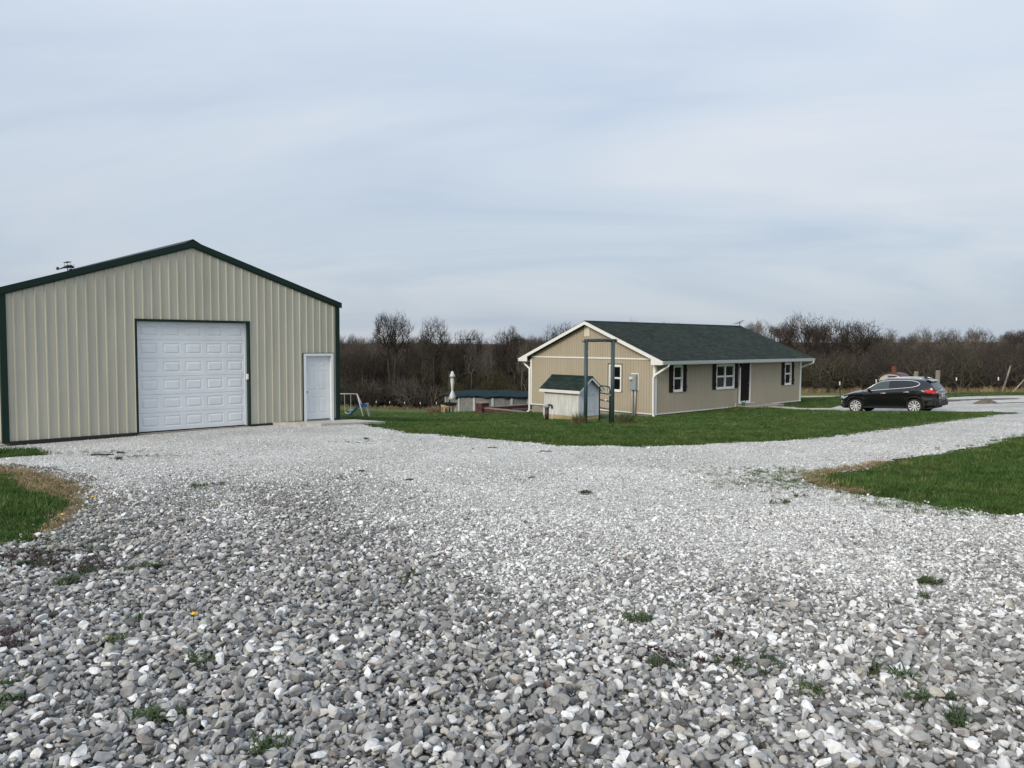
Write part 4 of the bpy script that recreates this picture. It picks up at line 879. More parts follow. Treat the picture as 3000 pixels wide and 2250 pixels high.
# ================================================================== FENCE POSTS, HUT, POLES
m_tpost = mat('steel_post', (.025, .028, .026), .7); m_tip = mat('white_post_tip', (.80, .80, .80), .6)
def t_post(x, y, h, label, lean=0.0):
    t = thing('fence_post', label, 'fence post', (x, y, g1(x, y)), 0.2, 'steel fence posts with white tips'); t.rotation_euler = (0, lean, .2)
    MB().box(-.022, .022, -.006, .006, -.2, h).box(-.004, .004, .006, .030, -.2, h).build('post', m_tpost, t)
    MB().box(-.028, .028, -.012, .034, h - .22, h + .01).build('tip', m_tip, t)
for (x, y, h, lb, le) in ((21.4, 50.7, 1.12, 'white tipped steel post between the house and the parked car', -.06), (25.4, 54.2, 1.12, 'white tipped steel post just above the parked car bonnet', -.05), (30.84, 53.96, 1.14, 'white tipped steel post right of the parked car', -.05), (33.08, 52.89, 1.14, 'rightmost white tipped steel post beyond the gravel pad', -.05)): t_post(x, y, h, lb, le)
for k, (x, lb) in enumerate(((-15.1, 'white tipped post at the wood edge right of the blue slide, leftmost of five'), (-13.6, 'white tipped post at the wood edge, second of five from the slide'), (-11.95, 'white tipped post at the wood edge, middle one of five'), (-10.2, 'white tipped post at the wood edge, fourth of five from the slide'), (-8.4, 'white tipped post at the wood edge, nearest of five to the pool'))):
    t_post(x, 86.5, 1.05 + .03*k, lb)
m_oldw = mat('weathered_timber', (.25, .23, .18), .9, var=.2, scale=3, stretch=(4, 4, .5), bump=.4, bscale=12)
def timber(x, y, h, w, lb):
    t = thing('timber_post', lb, 'post', (x, y, g1(x, y)), .3, 'weathered timber posts behind the car')
    MB().box(-w/2, w/2, -w/2, w/2, -.3, h).build('shaft', m_oldw, t, bevel=.012); MB().prism([(-w/2 + .01, h), (w/2 - .01, h), (w/2 - .03, h + .012), (-w/2 + .03, h + .012)], 1, -w/2 + .012, w/2 - .012).build('cut_top', m_oldw, t)
timber(29.55, 57, 1.62, .20, 'grey timber post beside the arched hut roof'); timber(31.15, 57, 1.66, .22, 'taller grey timber post above the car rear window')
# arched hut with brick chimney
m_red = mat('dark_red_roof', (.085, .042, .045), .55, var=.15, scale=3); m_hutw = mat('hut_white', (.50, .48, .44), .8, var=.12, scale=4); m_brick = mat('chimney_brick', (.16, .055, .032), .9, var=.3, scale=8)
hx, hy = 31.4, 64.5; hz = g1(hx, hy)
hut = thing('arched_hut', 'small white hut with curved dark red roof and brick chimney behind the car', 'hut', (hx, hy, hz), -.72)
hw_, hh_, hl_ = .95, 1.62, 1.9
arc = [(hw_*1.02*math.cos(t), 1.0 + .62*math.sin(t)) for t in np.linspace(math.pi, 0, 15)]
MB().prism([(-hw_, -.3)] + [(-hw_, 1.0)] + [(u*.96, 1.0 + (w - 1.0)*.95) for u, w in arc[1:-1]] + [(hw_, 1.0), (hw_, -.3)], 1, .0, hl_).build('wall', m_hutw, hut)
mb = MB()
for (u0, w0), (u1, w1) in zip(arc[:-1], arc[1:]):
    for y0, y1 in ((-.14, hl_ + .14),):
        q = [(u0, y0, w0), (u1, y0, w1), (u1, y1, w1), (u0, y1, w0)]; q2 = [(u0*1.06, y0, w0 + .06), (u1*1.06, y0, w1 + .06), (u1*1.06, y1, w1 + .06), (u0*1.06, y1, w0 + .06)]
        i = len(mb.v); mb.v += q + q2; mb.f += [(i, i+1, i+2, i+3), (i+7, i+6, i+5, i+4), (i, i+4, i+5, i+1), (i+3, i+2, i+6, i+7)]
mb.build('roof', m_red, hut)
MB().box(-.22, .42, -.03, -.001, .55, 1.42).build('door', mat('hut_door', (.07, .02, .02), .7), hut); mb = MB(); mb.box(-.30, -.22, -.04, -.001, .5, 1.45); mb.build('door_post', m_galv, hut)
ch = MB()
for r_ in range(7):
    z = 1.5 + r_*.105
    for a, b in ((-.16, 0), (0, .16)): ch.box(a + .004 + .03*(r_ % 2), b - .004 + .03*(r_ % 2), .60, .90, z, z + .098)
chn = ch.build('chimney', m_brick, hut); MB().box(-.22, .26, .54, .96, 2.235, 2.28).build('cap', m_dark, chn); mb = MB()
for x, y in ((-.15, .6), (.19, .6), (-.15, .9), (.19, .9)): mb.box(x - .02, x + .02, y - .02, y + .02, 2.28, 2.42)
mb.box(-.26, .30, .50, 1.0, 2.42, 2.46); mb.build('cowl', m_dark, chn)
m_pale = mat('pale_dead_wood', (.28, .24, .18), .9, var=.2, scale=4)
def pole(p, q, r, nm, lb):
    v = Vector(q) - Vector(p); t = thing(nm, lb, 'pole', p)
    MB().tube([(0, 0, 0), v*.5 + Vector((.03, 0, .02)), v], [r, r*.9, r*.6], 8).build('trunk', m_pale, t, True); MB().tube([v*.6, v*.6 + Vector((.25, .1, .3))], [r*.4, r*.15], 5).build('stub', m_pale, t, True)
pole((46.6, 74, g1(46.6, 74)), (47.95, 75, -.35), .10, 'leaning_pole', 'pale dead trunk leaning against the wood on the right')
pole((44.3, 69, g1(44.3, 69) - .1), (46.6, 70.5, -1.2), .07, 'leaning_pole', 'pale pole leaning low at the right edge of the field')
bd_ = thing('white_pipe', 'long pale pipe lying in the grass right of the house', 'pipe', (21.0, 54.0, g1(21.0, 54.0) + .06), .12)
MB().tube([(-2.3, 0, .0), (2.3, 0, .02)], .07, 8).build('tube', mat('pale_pipe', (.55, .5, .38), .7), bd_, True); MB().tube([(-2.36, 0, 0), (-2.28, 0, 0)], .085, 8).build('collar', MATS['pale_pipe'], bd_, True)
# mound of dirt on the pad
mo = (26.1, 42.9); mv, mf = [], []
for i in range(9):
    for j in range(22):
        a = 2*math.pi*j/22; r = i/8; w = .20*(1 - r)**.9*(1 + .3*math.sin(3*a + 1) + .2*math.sin(7*a)); x, y = mo[0] + .75*r*math.cos(a)*(1 + .2*math.sin(2*a)), mo[1] + .55*r*math.sin(a)
        mv.append((x, y, g1(x, y) + max(.0, w) + (.02 if r < 1 else -.02)))
for i in range(8):
    for j in range(22): mf.append((i*22 + j, i*22 + (j + 1) % 22, (i + 1)*22 + (j + 1) % 22, (i + 1)*22 + j))
tag(np_mesh('dirt_mound', mv, mf, m_dirt, None, True), 'low brown dirt mound on the gravel pad right of the car', 'mound')
ribbon('dirt_track', [(24.4,45.0),(26,45.6),(28.5,45.6),(29.6,45.4)], .55, .5, .034, m_dirt); ribbon('dirt_track', [(25.8,42.6),(28,42.6),(30,42.9)], .18, .2, .034, m_dirt); ribbon('dirt_track', [(27.0,39.8),(30,39.7),(33,40)], .2, .2, .034, m_dirt)

# ================================================================== CAR
m_paint = mat('black_car_paint', (0.004, 0.004, 0.005), 0.25, coat=.8, spec=.4)
m_cglass = mat('tinted_glass', (0.010, 0.013, 0.015), 0.03, spec=.7); m_cglass2 = mat('clear_side_glass', (0.05, 0.07, 0.07), 0.03, spec=.7)
m_chrome = mat('chrome', (.82, .83, .84), .25, metal=.45); m_tyre = mat('tyre_rubber', (.012, .012, .012), .85); m_clad = mat('black_cladding', (.010, .010, .011), .6)
m_rim = mat('alloy', (.66, .66, .67), .35, metal=.3); m_tail = mat('red_lens', (.55, .012, .014), .12, spec=.7); m_tail2 = mat('dark_red_reflector', (.10, .006, .008), .2); m_lamp = mat('lamp_lens', (.45, .47, .48), .08, spec=.8)
CA = math.pi - R(45)          # heading of the car
Rx, Ry = 19.28, 37.15         # near rear wheel centre line
ax = Vector((math.cos(CA), math.sin(CA), 0)); lf = Vector((-math.sin(CA), math.cos(CA), 0))
cc = Vector((Rx, Ry, 0)) + ax*1.375 - lf*.79
zr = g1(*(cc - ax*1.375).xy); zf = g1(*(cc + ax*1.375).xy)
car = thing('parked_car', 'black crossover car with chrome window trim parked beside the house', 'car', (cc.x, cc.y, (zr + zf)/2 + .01), 0)
car.rotation_euler = (0, -math.atan2(zf - zr, 2.75), CA)
WR = .36; FX, RXX = 1.375, -1.375; AR = .425
def lerp(x, tab):
    xs = [t[0] for t in tab]; ys = [t[1] for t in tab]; return float(np.interp(x, xs, ys))
def halfw(x): return lerp(x, [(-2.36, .62), (-2.30, .76), (-2.1, .86), (-1.7, .905), (-.8, .92), (.8, .92), (1.5, .905), (1.9, .84), (2.15, .70), (2.28, .50)])
def zlow(x):
    z = lerp(x, [(-2.36, .42), (-2.2, .34), (-1.9, .29), (-.9, .25), (.9, .25), (1.9, .24), (2.28, .30)])
    for c in (FX, RXX):
        d = abs(x - c)
        if d < AR: z = max(z, WR + math.sqrt(AR*AR - d*d))
    return z
def zbelt(x): return lerp(x, [(-2.36, .98), (-2.25, 1.10), (-1.6, 1.19), (-.5, 1.15), (.5, 1.09), (1.02, 1.06), (1.5, 1.01), (1.95, .90), (2.18, .76), (2.28, .62)])
def zdeck(x): return zbelt(x) + lerp(x, [(-2.36, 0), (-2.2, .02), (1.0, .07), (1.5, .08), (2.0, .06), (2.28, .02)])
xs = sorted({*np.linspace(-2.36, 2.28, 40).tolist(), *[c + d for c in (FX, RXX) for d in np.linspace(-AR, AR, 17)]})
def section(x):
    w, zl, zb_ = halfw(x), zlow(x), zbelt(x); H_ = zb_ - zl
    pts = [(w - .05, zl), (w - .012, zl + .02)]
    for f_, in ((.15,), (.3,), (.45,), (.6,), (.75,), (.88,)):
        z = zl + H_*f_
        bul = .018*math.sin(min(1, max(0, (z - .45)/.35))*math.pi) + (-.022 if .40 < z < .56 and abs(x) < .85 else 0) + (.012 if z > .86 else 0)
        near = min(abs(x - FX), abs(x - RXX)); flare = .022*max(0, 1 - (near/(AR + .14))**4)*(1 - f_)
        pts.append((w + bul - .015 + flare, z))
    pts += [(w - .03, zb_ - .012), (w - .07, zb_), (w*.55, zdeck(x)), (0, zdeck(x) + .015)]
    return pts
mb = MB(); sec = [section(x) for x in xs]; ns = len(sec[0]); ring = 2*ns - 1
for x, s_ in zip(xs, sec):
    for y, z in s_: mb.v.append((x, y, z))
    for y, z in s_[-2::-1]: mb.v.append((x, -y, z))
for k in range(len(xs) - 1):
    for j in range(ring - 1): mb.f.append((k*ring + j, k*ring + j + 1, (k + 1)*ring + j + 1, (k + 1)*ring + j))
mb.f.append(tuple(range(ring))); e0 = (len(xs) - 1)*ring; mb.f.append(tuple(range(e0 + ring - 1, e0 - 1, -1)))
body = mb.build('body', m_paint, car, True)
MB().box(-2.1, 2.05, -.80, .80, .24, .62).build('underbody', m_black, car)
# greenhouse
def zroof(x): return lerp(x, [(-2.27, 1.10), (-2.10, 1.32), (-1.98, 1.50), (-1.7, 1.60), (-1.2, 1.655), (-.5, 1.68), (-.05, 1.67), (.25, 1.60), (.6, 1.40), (1.06, 1.07)])
def wroof(x): return lerp(x, [(-2.27, .72), (-2.0, .60), (-1.5, .62), (-.3, .64), (.3, .63), (1.06, .70)])
gxs = np.linspace(-2.27, 1.06, 34); mb = MB(); gs = []
for x in gxs:
    wb = halfw(x) - .055; zb_ = zbelt(x) - .01; zr_ = max(zroof(x), zb_ + .005); wr_ = wroof(x); tt = min(1, (zr_ - zb_)/.45); wr_ = wb + (wr_ - wb)*tt
    s_ = [(wb, zb_), (wb + (wr_ - wb)*.5 + .012*tt, zb_ + (zr_ - zb_)*.47), (wr_ + .005, zb_ + (zr_ - zb_)*.88), (wr_ - .06*tt, zb_ + (zr_ - zb_)*.965), (wr_*.5, zr_ + .012*tt), (0, zr_ + .02*tt)]
    gs.append(s_)
    for y, z in s_: mb.v.append((x, y, z))
    for y, z in s_[-2::-1]: mb.v.append((x, -y, z))
rg = 11
for k in range(len(gxs) - 1):
    for j in range(rg - 1): mb.f.append((k*rg + j, k*rg + j + 1, (k + 1)*rg + j + 1, (k + 1)*rg + j))
mb.build('cabin', m_paint, car, True)
def side_y(x, z):
    wb = halfw(x) - .055; zb_ = zbelt(x) - .01; zr_ = max(zroof(x), zb_ + .005); tt = min(1, (zr_ - zb_)/.45); wr_ = wb + (wroof(x) - wb)*tt
    f_ = (z - zb_)/max(zr_ - zb_, .01)
    return float(np.interp(f_, [0, .47, .88, .965, 1], [wb, wb + (wr_ - wb)*.5 + .012*tt, wr_ + .005, wr_ - .06*tt, wr_*.6]))
outline = [(.98, 1.075), (.80, 1.20), (.60, 1.335), (.40, 1.46), (.22, 1.535), (.0, 1.575), (-.4, 1.60), (-.9, 1.595), (-1.25, 1.57), (-1.45, 1.52), (-1.58, 1.45), (-1.60, 1.39), (-1.50, 1.32), (-1.3, 1.265), (-.9, 1.225), (-.3, 1.185), (.3, 1.14), (.7, 1.10)]
def span(x):
    """z range of the window opening at x"""
    zs = []
    for (a, za_), (b, zb_) in zip(outline, outline[1:] + outline[:1]):
        if min(a, b) <= x <= max(a, b) and abs(a - b) > 1e-6: zs.append(za_ + (zb_ - za_)*(x - a)/(b - a))
    return (min(zs), max(zs)) if len(zs) > 1 else None
for s_ in (1, -1):
    for nm, a, b, mm in (('front_side_glass', -.22, .97, m_cglass2), ('rear_side_glass', -.98, -.30, m_cglass), ('quarter_glass', -1.595, -.98, m_cglass)):
        mb = MB(); st = np.linspace(a, b, 14); rows = 5; ok = []
        for x in st:
            sp = span(x)
            for r_ in range(rows):
                z = sp[0] + (sp[1] - sp[0])*r_/(rows - 1); mb.v.append((x, s_*(side_y(x, z) + .008), z))
        for k in range(len(st) - 1):
            for r_ in range(rows - 1): mb.f.append((k*rows + r_, k*rows + r_ + 1, (k + 1)*rows + r_ + 1, (k + 1)*rows + r_))
        mb.build(nm, mm, car, True)
    for x0, w in ((-.26, .04),):
        mb = MB(); sp = span(x0); mb.poly([(x0 - w, s_*(side_y(x0, sp[0]) + .011), sp[0]), (x0 + w, s_*(side_y(x0, sp[0]) + .011), sp[0]), (x0 + w, s_*(side_y(x0, sp[1]) + .011), sp[1]), (x0 - w, s_*(side_y(x0, sp[1]) + .011), sp[1])]); mb.build('door_pillar', m_black, car)
    tr = [(x, s_*(side_y(x, z) + .012), z) for x, z in outline]; MB().tube(tr + tr[:2], .017, 6).build('window_trim', m_chrome, car, True)
    MB().tube([(.05, s_*.575, 1.675), (-.1, s_*.585, 1.715), (-.8, s_*.59, 1.73), (-1.55, s_*.575, 1.69), (-1.75, s_*.565, 1.64)], .018, 6).build('roof_rail', m_chrome, car, True)
    for x in (.02, -1.05): MB().tube([(x + .14, s_*(halfw(x) + .012), .985 + (.05 if x < 0 else 0)), (x - .12, s_*(halfw(x) + .016), .99 + (.05 if x < 0 else 0))], .016, 6).build('door_handle', m_chrome, car, True)
    mb = MB(); mb.tube([(.70, s_*.86, 1.10), (.66, s_*.97, 1.12)], .035, 6); mb.lathe([(.001, -.10), (.07, -.07), (.085, .0), (.07, .07), (.001, .10)], 10, (.66, s_*1.01, 1.16), 'y'); mb.build('mirror', m_paint, car, True)
    # headlamp and tail lamp follow the body
    def patch(nm, pts, mm, off):
        mb = MB(); c = Vector((sum(p[0] for p in pts)/len(pts), sum(p[1] for p in pts)/len(pts), sum(p[2] for p in pts)/len(pts)))
        for k in range(len(pts)): mb.poly([pts[k], pts[(k + 1) % len(pts)], tuple(c + Vector((0, s_*off, 0)))])
        return mb.build(nm, mm, car, True)
    hl = [(x, s_*(halfw(x) + .004 + d), z) for x, z, d in ((1.62, .935, -.03), (1.85, .925, -.05), (2.02, .86, -.06), (2.10, .76, .01), (2.0, .70, .02), (1.88, .76, .02))]
    patch('headlamp', hl, m_lamp, .015)
    MB().tube([(2.12, s_*.70, .60), (2.16, s_*.66, .50), (2.10, s_*.70, .42)], .02, 6).build('fog_trim', m_chrome, car, True)
    tl = [(x, s_*(halfw(x) + d), z) for x, z, d in ((-1.80, 1.10, .012), (-1.92, 1.15, .0), (-2.10, 1.145, .015), (-2.25, 1.10, .02), (-2.335, 1.05, .04), (-2.32, .97, .055), (-2.16, .955, .045), (-2.0, .985, .035))]
    patch('tail_lamp', tl, m_tail, .05)
    MB().box(-2.34, -2.27, min(s_*.50, s_*.74), max(s_*.50, s_*.74), .98, 1.035).build('reversing_lamp', m_lamp, car)
    MB().box(-2.408, -2.35, min(s_*.42, s_*.66), max(s_*.42, s_*.66), .53, .60).build('reflector', m_tail2, car)
    # arch cladding
    for c in (FX, RXX):
        mb = MB(); N_ = 18
        for k in range(N_ + 1):
            a = math.pi*k/N_; ca, sa = math.cos(a), math.sin(a); x1, z1 = c + AR*ca, WR + AR*sa; x2, z2 = c + (AR + .055)*ca, WR + (AR + .055)*sa
            y = halfw(c) - .005; mb.v += [(x1, s_*(y - .12), z1), (x1, s_*(y + .012), z1), (x2, s_*(y + .006), z2), (x2, s_*(y - .06), z2)]
        for k in range(N_):
            for j in range(3): mb.f.append((k*4 + j, k*4 + j + 1, k*4 + j + 5, k*4 + j + 4))
        mb.build('arch_trim', m_clad, car, True)
    mb = MB(); mb.tube([(.93, s_*.885, .30), (-.93, s_*.885, .30)], .055, 6); mb.build('sill_trim', m_clad, car)
    mb = MB(); mb.tube([(.70, s_*.925, .445), (.2, s_*.935, .44), (-.75, s_*.935, .46)], .012, 5); mb.build('door_strip', m_chrome if False else m_paint, car)
# rear glass, hatch, windscreen
def cross(nm, x0, x1, m_, wf, off, n=8):
    mb = MB(); st = np.linspace(x0, x1, n)
    for x in st:
        zr_ = zroof(x)
        for f_ in np.linspace(-1, 1, 7): mb.v.append((x, wroof(x)*wf*f_, zr_ + .02 - .018*abs(f_) + off))
    for k in range(n - 1):
        for j in range(6): mb.f.append((k*7 + j, k*7 + j + 1, (k + 1)*7 + j + 1, (k + 1)*7 + j))
    o = mb.build(nm, m_, car, True); return o
cross('rear_window', -2.25, -1.99, m_cglass, .92, .012); cross('windscreen', .26, 1.0, m_cglass, .90, .012)
mb = MB(); mb.prism([(-2.08, 1.535), (-1.92, 1.60), (-1.80, 1.62), (-1.92, 1.55), (-2.07, 1.515)], 1, -.57, .57); mb.build('spoiler', m_paint, car)
MB().box(-2.36, -2.31, -.52, .52, 1.06, 1.085).build('hatch_chrome', m_chrome, car)
pl = MB().box(-2.400, -2.380, -.17, .17, .80, .94).build('number_plate', m_white, car)
for k in range(6): MB().box(-2.404, -2.401, -.13 + k*.045, -.10 + k*.045, .84, .90).build('plate_mark', m_dark, pl)
MB().box(-2.395, -2.375, .44, .60, .72, .745).build('badge', m_chrome, car); MB().lathe([(.001, .0), (.055, .0), (.06, .02), (.05, .03)], 14, (-2.33, 0, 1.12), 'z').build('emblem', m_chrome, car, True)
bmp = MB()
for k, x in enumerate((-2.40, -2.32, -2.15, -1.86)): pass
for k_, (xo, wo, z0_, z1_) in enumerate(((-2.40, .70, .36, .64), (-2.33, .80, .37, .63), (-2.20, .875, .38, .62))): bmp.box(xo, -1.86 + .02*k_, -wo, wo, z0_, z1_)
bmp.build('bumper', m_clad, car, bevel=.03)
MB().box(-2.385, -2.30, -.66, .66, .66, .97).build('tailgate', m_paint, car, bevel=.04)
mb = MB(); mb.prism([(-1.55, 1.70), (-1.45, 1.675), (-1.72, 1.655), (-1.70, 1.765), (-1.66, 1.775)], 1, -.03, .03); mb.build('roof_antenna', mat('fin_sky_tint', (.02, .035, .08), .3), car)  # blue sky reflection put into the dark fin's base colour
mb = MB(); mb.tube([(2.20, -.5, .70), (2.285, -.2, .70), (2.285, .2, .70), (2.20, .5, .70)], .10, 8, flat=(.5, 1.2)); mb.build('grille', m_chrome, car, True)
# exhaust
for s_ in (-.5, .5): MB().tube([(-2.30, s_, .36), (-2.15, s_, .37)], .04, 10).build('exhaust', m_chrome, car, True)
# wheels
for c in (FX, RXX):
    for s_ in (1, -1):
        w = bpy.data.objects.new('wheel', None); col.objects.link(w); w.parent = car; w.location = (c, s_*.79, WR); w.scale = (1, s_, 1)
        MB().lathe([(.25, -.10), (.31, -.115), (.345, -.10), (.36, -.06), (.36, .06), (.345, .105), (.31, .118), (.255, .105), (.25, .09)], 40, (0, 0, 0), 'y', closed=True).build('tyre', m_tyre, w, True)
        MB().lathe([(.262, .102), (.258, .112), (.240, .100), (.232, .05), (.232, -.08), (.20, -.09), (.001, -.09)], 36, (0, 0, 0), 'y').build('rim', m_black if False else mat('rim_dark', (.03, .03, .03), .5), w, True)
        MB().lathe([(.263, .100), (.262, .113), (.244, .108), (.238, .09)], 36, (0, 0, 0), 'y').build('rim_lip', m_rim, w, True)
        MB().lathe([(.001, .090), (.05, .088), (.062, .07), (.06, .03)], 16, (0, 0, 0), 'y').build('hub', m_rim, w, True)
        for k in range(10):
            a = 2*math.pi*k/10; q = MB(); 
            M_ = Matrix.Rotation(-a, 4, 'Y')
            for p in ((.04, -.014, .082), (.04, .014, .082), (.245, .034, .104), (.245, -.034, .104), (.04, -.012, .05), (.04, .012, .05), (.245, .028, .07), (.245, -.028, .07)):
                q.v.append(tuple(M_ @ Vector((p[0], p[2], p[1]))))
            q.f = [(0,1,2,3),(7,6,5,4),(0,4,5,1),(1,5,6,2),(2,6,7,3),(3,7,4,0)]; q.build('spoke', m_rim, w)

# ================================================================== scattering helper (ground cover only)
HID = bpy.data.collections.new('scatter_sources')       # never linked to the scene: only feeds the scatters
def variant_collection(name, objs):
    c = bpy.data.collections.new(name)
    for o in objs: c.objects.link(o)
    return c
_ng = {}
def scatter(name, P, rot, scl, pick, variants, label, cat, kind='stuff'):
    c = variant_collection(name + '_src', variants)
    me = bpy.data.meshes.new(name); n = len(P); me.vertices.add(n); me.vertices.foreach_set('co', np.asarray(P, np.float32).ravel())
    for nm, arr, tp, fld in (('rot', rot, 'FLOAT_VECTOR', 'vector'), ('scl', scl, 'FLOAT_VECTOR', 'vector')):
        a = me.attributes.new(nm, tp, 'POINT'); a.data.foreach_set(fld, np.asarray(arr, np.float32).ravel())
    a = me.attributes.new('pick', 'INT', 'POINT'); a.data.foreach_set('value', np.asarray(pick, np.int32))
    o = bpy.data.objects.new(name, me); col.objects.link(o); tag(o, label, cat, kind=kind)
    g = bpy.data.node_groups.new(name + '_scatter', 'GeometryNodeTree')
    g.interface.new_socket('Geometry', in_out='INPUT', socket_type='NodeSocketGeometry'); g.interface.new_socket('Geometry', in_out='OUTPUT', socket_type='NodeSocketGeometry')
    gi, go = g.nodes.new('NodeGroupInput'), g.nodes.new('NodeGroupOutput')
    iop = g.nodes.new('GeometryNodeInstanceOnPoints'); ci = g.nodes.new('GeometryNodeCollectionInfo'); ci.inputs['Collection'].default_value = c
    ci.inputs['Separate Children'].default_value = True; ci.inputs['Reset Children'].default_value = True
    def attr(nm, tp): a = g.nodes.new('GeometryNodeInputNamedAttribute'); a.data_type = tp; a.inputs['Name'].default_value = nm; return a.outputs['Attribute']
    e2r = g.nodes.new('FunctionNodeEulerToRotation')
    iop.inputs['Pick Instance'].default_value = True
    g.links.new(gi.outputs[0], iop.inputs['Points']); g.links.new(ci.outputs[0], iop.inputs['Instance'])
    g.links.new(attr('pick', 'INT'), iop.inputs['Instance Index']); g.links.new(attr('rot', 'FLOAT_VECTOR'), e2r.inputs[0]); g.links.new(e2r.outputs[0], iop.inputs['Rotation']); g.links.new(attr('scl', 'FLOAT_VECTOR'), iop.inputs['Scale'])
    g.links.new(iop.outputs[0], go.inputs[0])
    md = o.modifiers.new('scatter', 'NODES'); md.node_group = g
    return o
def grid_points(x0, x1, y0, y1, dens, r):
    s = 1/math.sqrt(dens); xs, ys = np.meshgrid(np.arange(x0, x1, s), np.arange(y0, y1, s))
    return xs.ravel() + r.uniform(-.55, .55, xs.size)*s, ys.ravel() + r.uniform(-.55, .55, xs.size)*s
def in_view(x, y, m=1.6): return np.abs(x) < 0.685*y + m

# ================================================================== LOOSE STONES
m_stone = mat('limestone_chip', (.35, .35, .34), .95, spec=.12)
obj_random_ramp(m_stone, [(0.0, (.12, .118, .115)), (.16, (.23, .227, .221)), (.45, (.32, .317, .31)), (.70, (.40, .395, .385)), (.79, (.41, .375, .325)), (.82, (.54, .535, .525)), (.96, (.78, .78, .77)), (1.0, (.17, .125, .11))], vein=.22, vscale=1.3)
m_chip = mat('white_limestone_chip', (.55, .55, .54), .95, spec=.12)
obj_random_ramp(m_chip, [(0.0, (.26, .257, .25)), (.2, (.44, .435, .425)), (.5, (.62, .615, .60)), (.8, (.76, .755, .74)), (1.0, (.86, .86, .84))], vein=.15, vscale=1.3)
def stone_mesh(seed, mm=None):
    r = np.random.default_rng(seed); bm = bmesh.new(); bmesh.ops.create_icosphere(bm, subdivisions=2, radius=1.0)
    V = np.array([v.co[:] for v in bm.verts])
    for _ in range(r.integers(8, 13)):
        n = r.normal(size=3); n /= np.linalg.norm(n); d = r.uniform(.36, .74); t = V @ n - d; V -= np.outer(np.clip(t, 0, None), n)
    V *= np.array([1.0, r.uniform(.62, .95), r.uniform(.42, .75)]); V += r.normal(0, .006, V.shape)
    for v, c in zip(bm.verts, V): v.co = c
    me = bpy.data.meshes.new('stone'); bm.to_mesh(me); bm.free(); me.materials.append(mm or m_stone); return bpy.data.objects.new('stone', me)
stones = [stone_mesh(100 + i) for i in range(14)] + [stone_mesh(100 + i, m_chip) for i in range(14)]
r_s = np.random.default_rng(21); SX, SY, SS, SL_ = [], [], [], []
for (y0, y1, dens, m0) in ((2.2, 5, 1500, .0235), (5, 7, 1500, .0205), (7, 9, 1350, .0180), (9, 13, 1000, .0155), (13, 19, 560, .0140), (19, 27, 230, .014)):
    xm = .685*y1 + 1.6; x, y = grid_points(-xm, xm, y0, y1, dens, r_s)
    k = in_view(x, y) & on_gravel(x, y); x, y = x[k], y[k]
    s = m0*np.exp(r_s.normal(0, .40, len(x)))*(1 - .35*fines(x, y)); s = np.clip(s, .007, .048)
    SX.append(x); SY.append(y); SS.append(s)
# stones strayed past the edges
k = r_s.integers(0, len(gravel_r), 9000); ex = gravel_r[k] + r_s.normal(0, .12, (9000, 2)); kk = (ex[:, 1] > 3) & (ex[:, 1] < 30) & in_view(ex[:, 0], ex[:, 1])
ex = ex[kk]; SX.append(ex[:, 0]); SY.append(ex[:, 1]); SS.append(r_s.uniform(.009, .024, len(ex)))
SX, SY, SS = map(np.concatenate, (SX, SY, SS))
padm = inpoly(SX, SY, np.array(pd)) | inpoly(SX, SY, np.array([bw(0, 0)[:2], bw(BARN_W, 0)[:2], bw(BARN_W, 5)[:2], bw(0, 5)[:2]]))
SX, SY, SS = SX[~padm], SY[~padm], SS[~padm]
fine_z = fines
SZ = gz(SX, SY) + .022 + SS*r_s.uniform(-.2, 1.15, len(SX))*(1 - .6*fine_z(SX, SY))
rot = np.c_[r_s.normal(0, .45, len(SX)), r_s.normal(0, .45, len(SX)), r_s.uniform(0, 6.28, len(SX))]
fine = fines(SX, SY)
pickS = r_s.integers(0, 14, len(SX)) + 14*(r_s.uniform(size=len(SX)) < fine*.85)
scatter('gravel_stones', np.c_[SX, SY, SZ], rot, SS[:, None]*np.ones(3), pickS, stones, 'loose grey and white limestone chips covering the yard', 'gravel')

# ================================================================== GRASS
def blades(r, n, h, w, lean, rad, segs=3):
    V, F = [], []
    for _ in range(n):
        a, rr_ = r.uniform(0, 6.28), rad*math.sqrt(r.uniform()); p = np.array([rr_*math.cos(a), rr_*math.sin(a), -.01]); hh = h*r.uniform(.55, 1.2)
        b = r.uniform(0, 6.28); dr_ = np.array([math.cos(b), math.sin(b), 0]); sd = np.array([-math.sin(b), math.cos(b), 0])*w*r.uniform(.6, 1.2); le = lean*r.uniform(.2, 1.3); i = len(V)
        for k in range(segs):
            t = k/segs; q = p + np.array([0, 0, hh*t*(1 - .25*t*le)]) + dr_*(hh*le*t*t); V += [q - sd*(1 - t*.6), q + sd*(1 - t*.6)]
        V.append(p + np.array([0, 0, hh*(1 - .25*le)]) + dr_*(hh*le))
        for k in range(segs - 1): F += [(i + 2*k, i + 2*k + 1, i + 2*k + 3), (i + 2*k, i + 2*k + 3, i + 2*k + 2)]
        e = i + 2*(segs - 1); F.append((e, e + 1, e + 2))
    return np.array(V), np.array(F)
def blade_obj(name, seed, n, h, w, lean, rad, m, segs=3):
    V, F = blades(np.random.default_rng(seed), n, h, w, lean, rad, segs); return np_mesh(name, V, F, m, False, True)
m_grass = mat('lawn_blades', (.06, .12, .03), .8, spec=.15); obj_random_ramp(m_grass, [(0, (.030, .066, .013)), (.3, (.046, .096, .020)), (.7, (.064, .122, .029)), (.93, (.092, .150, .042)), (1, (.19, .18, .09))])
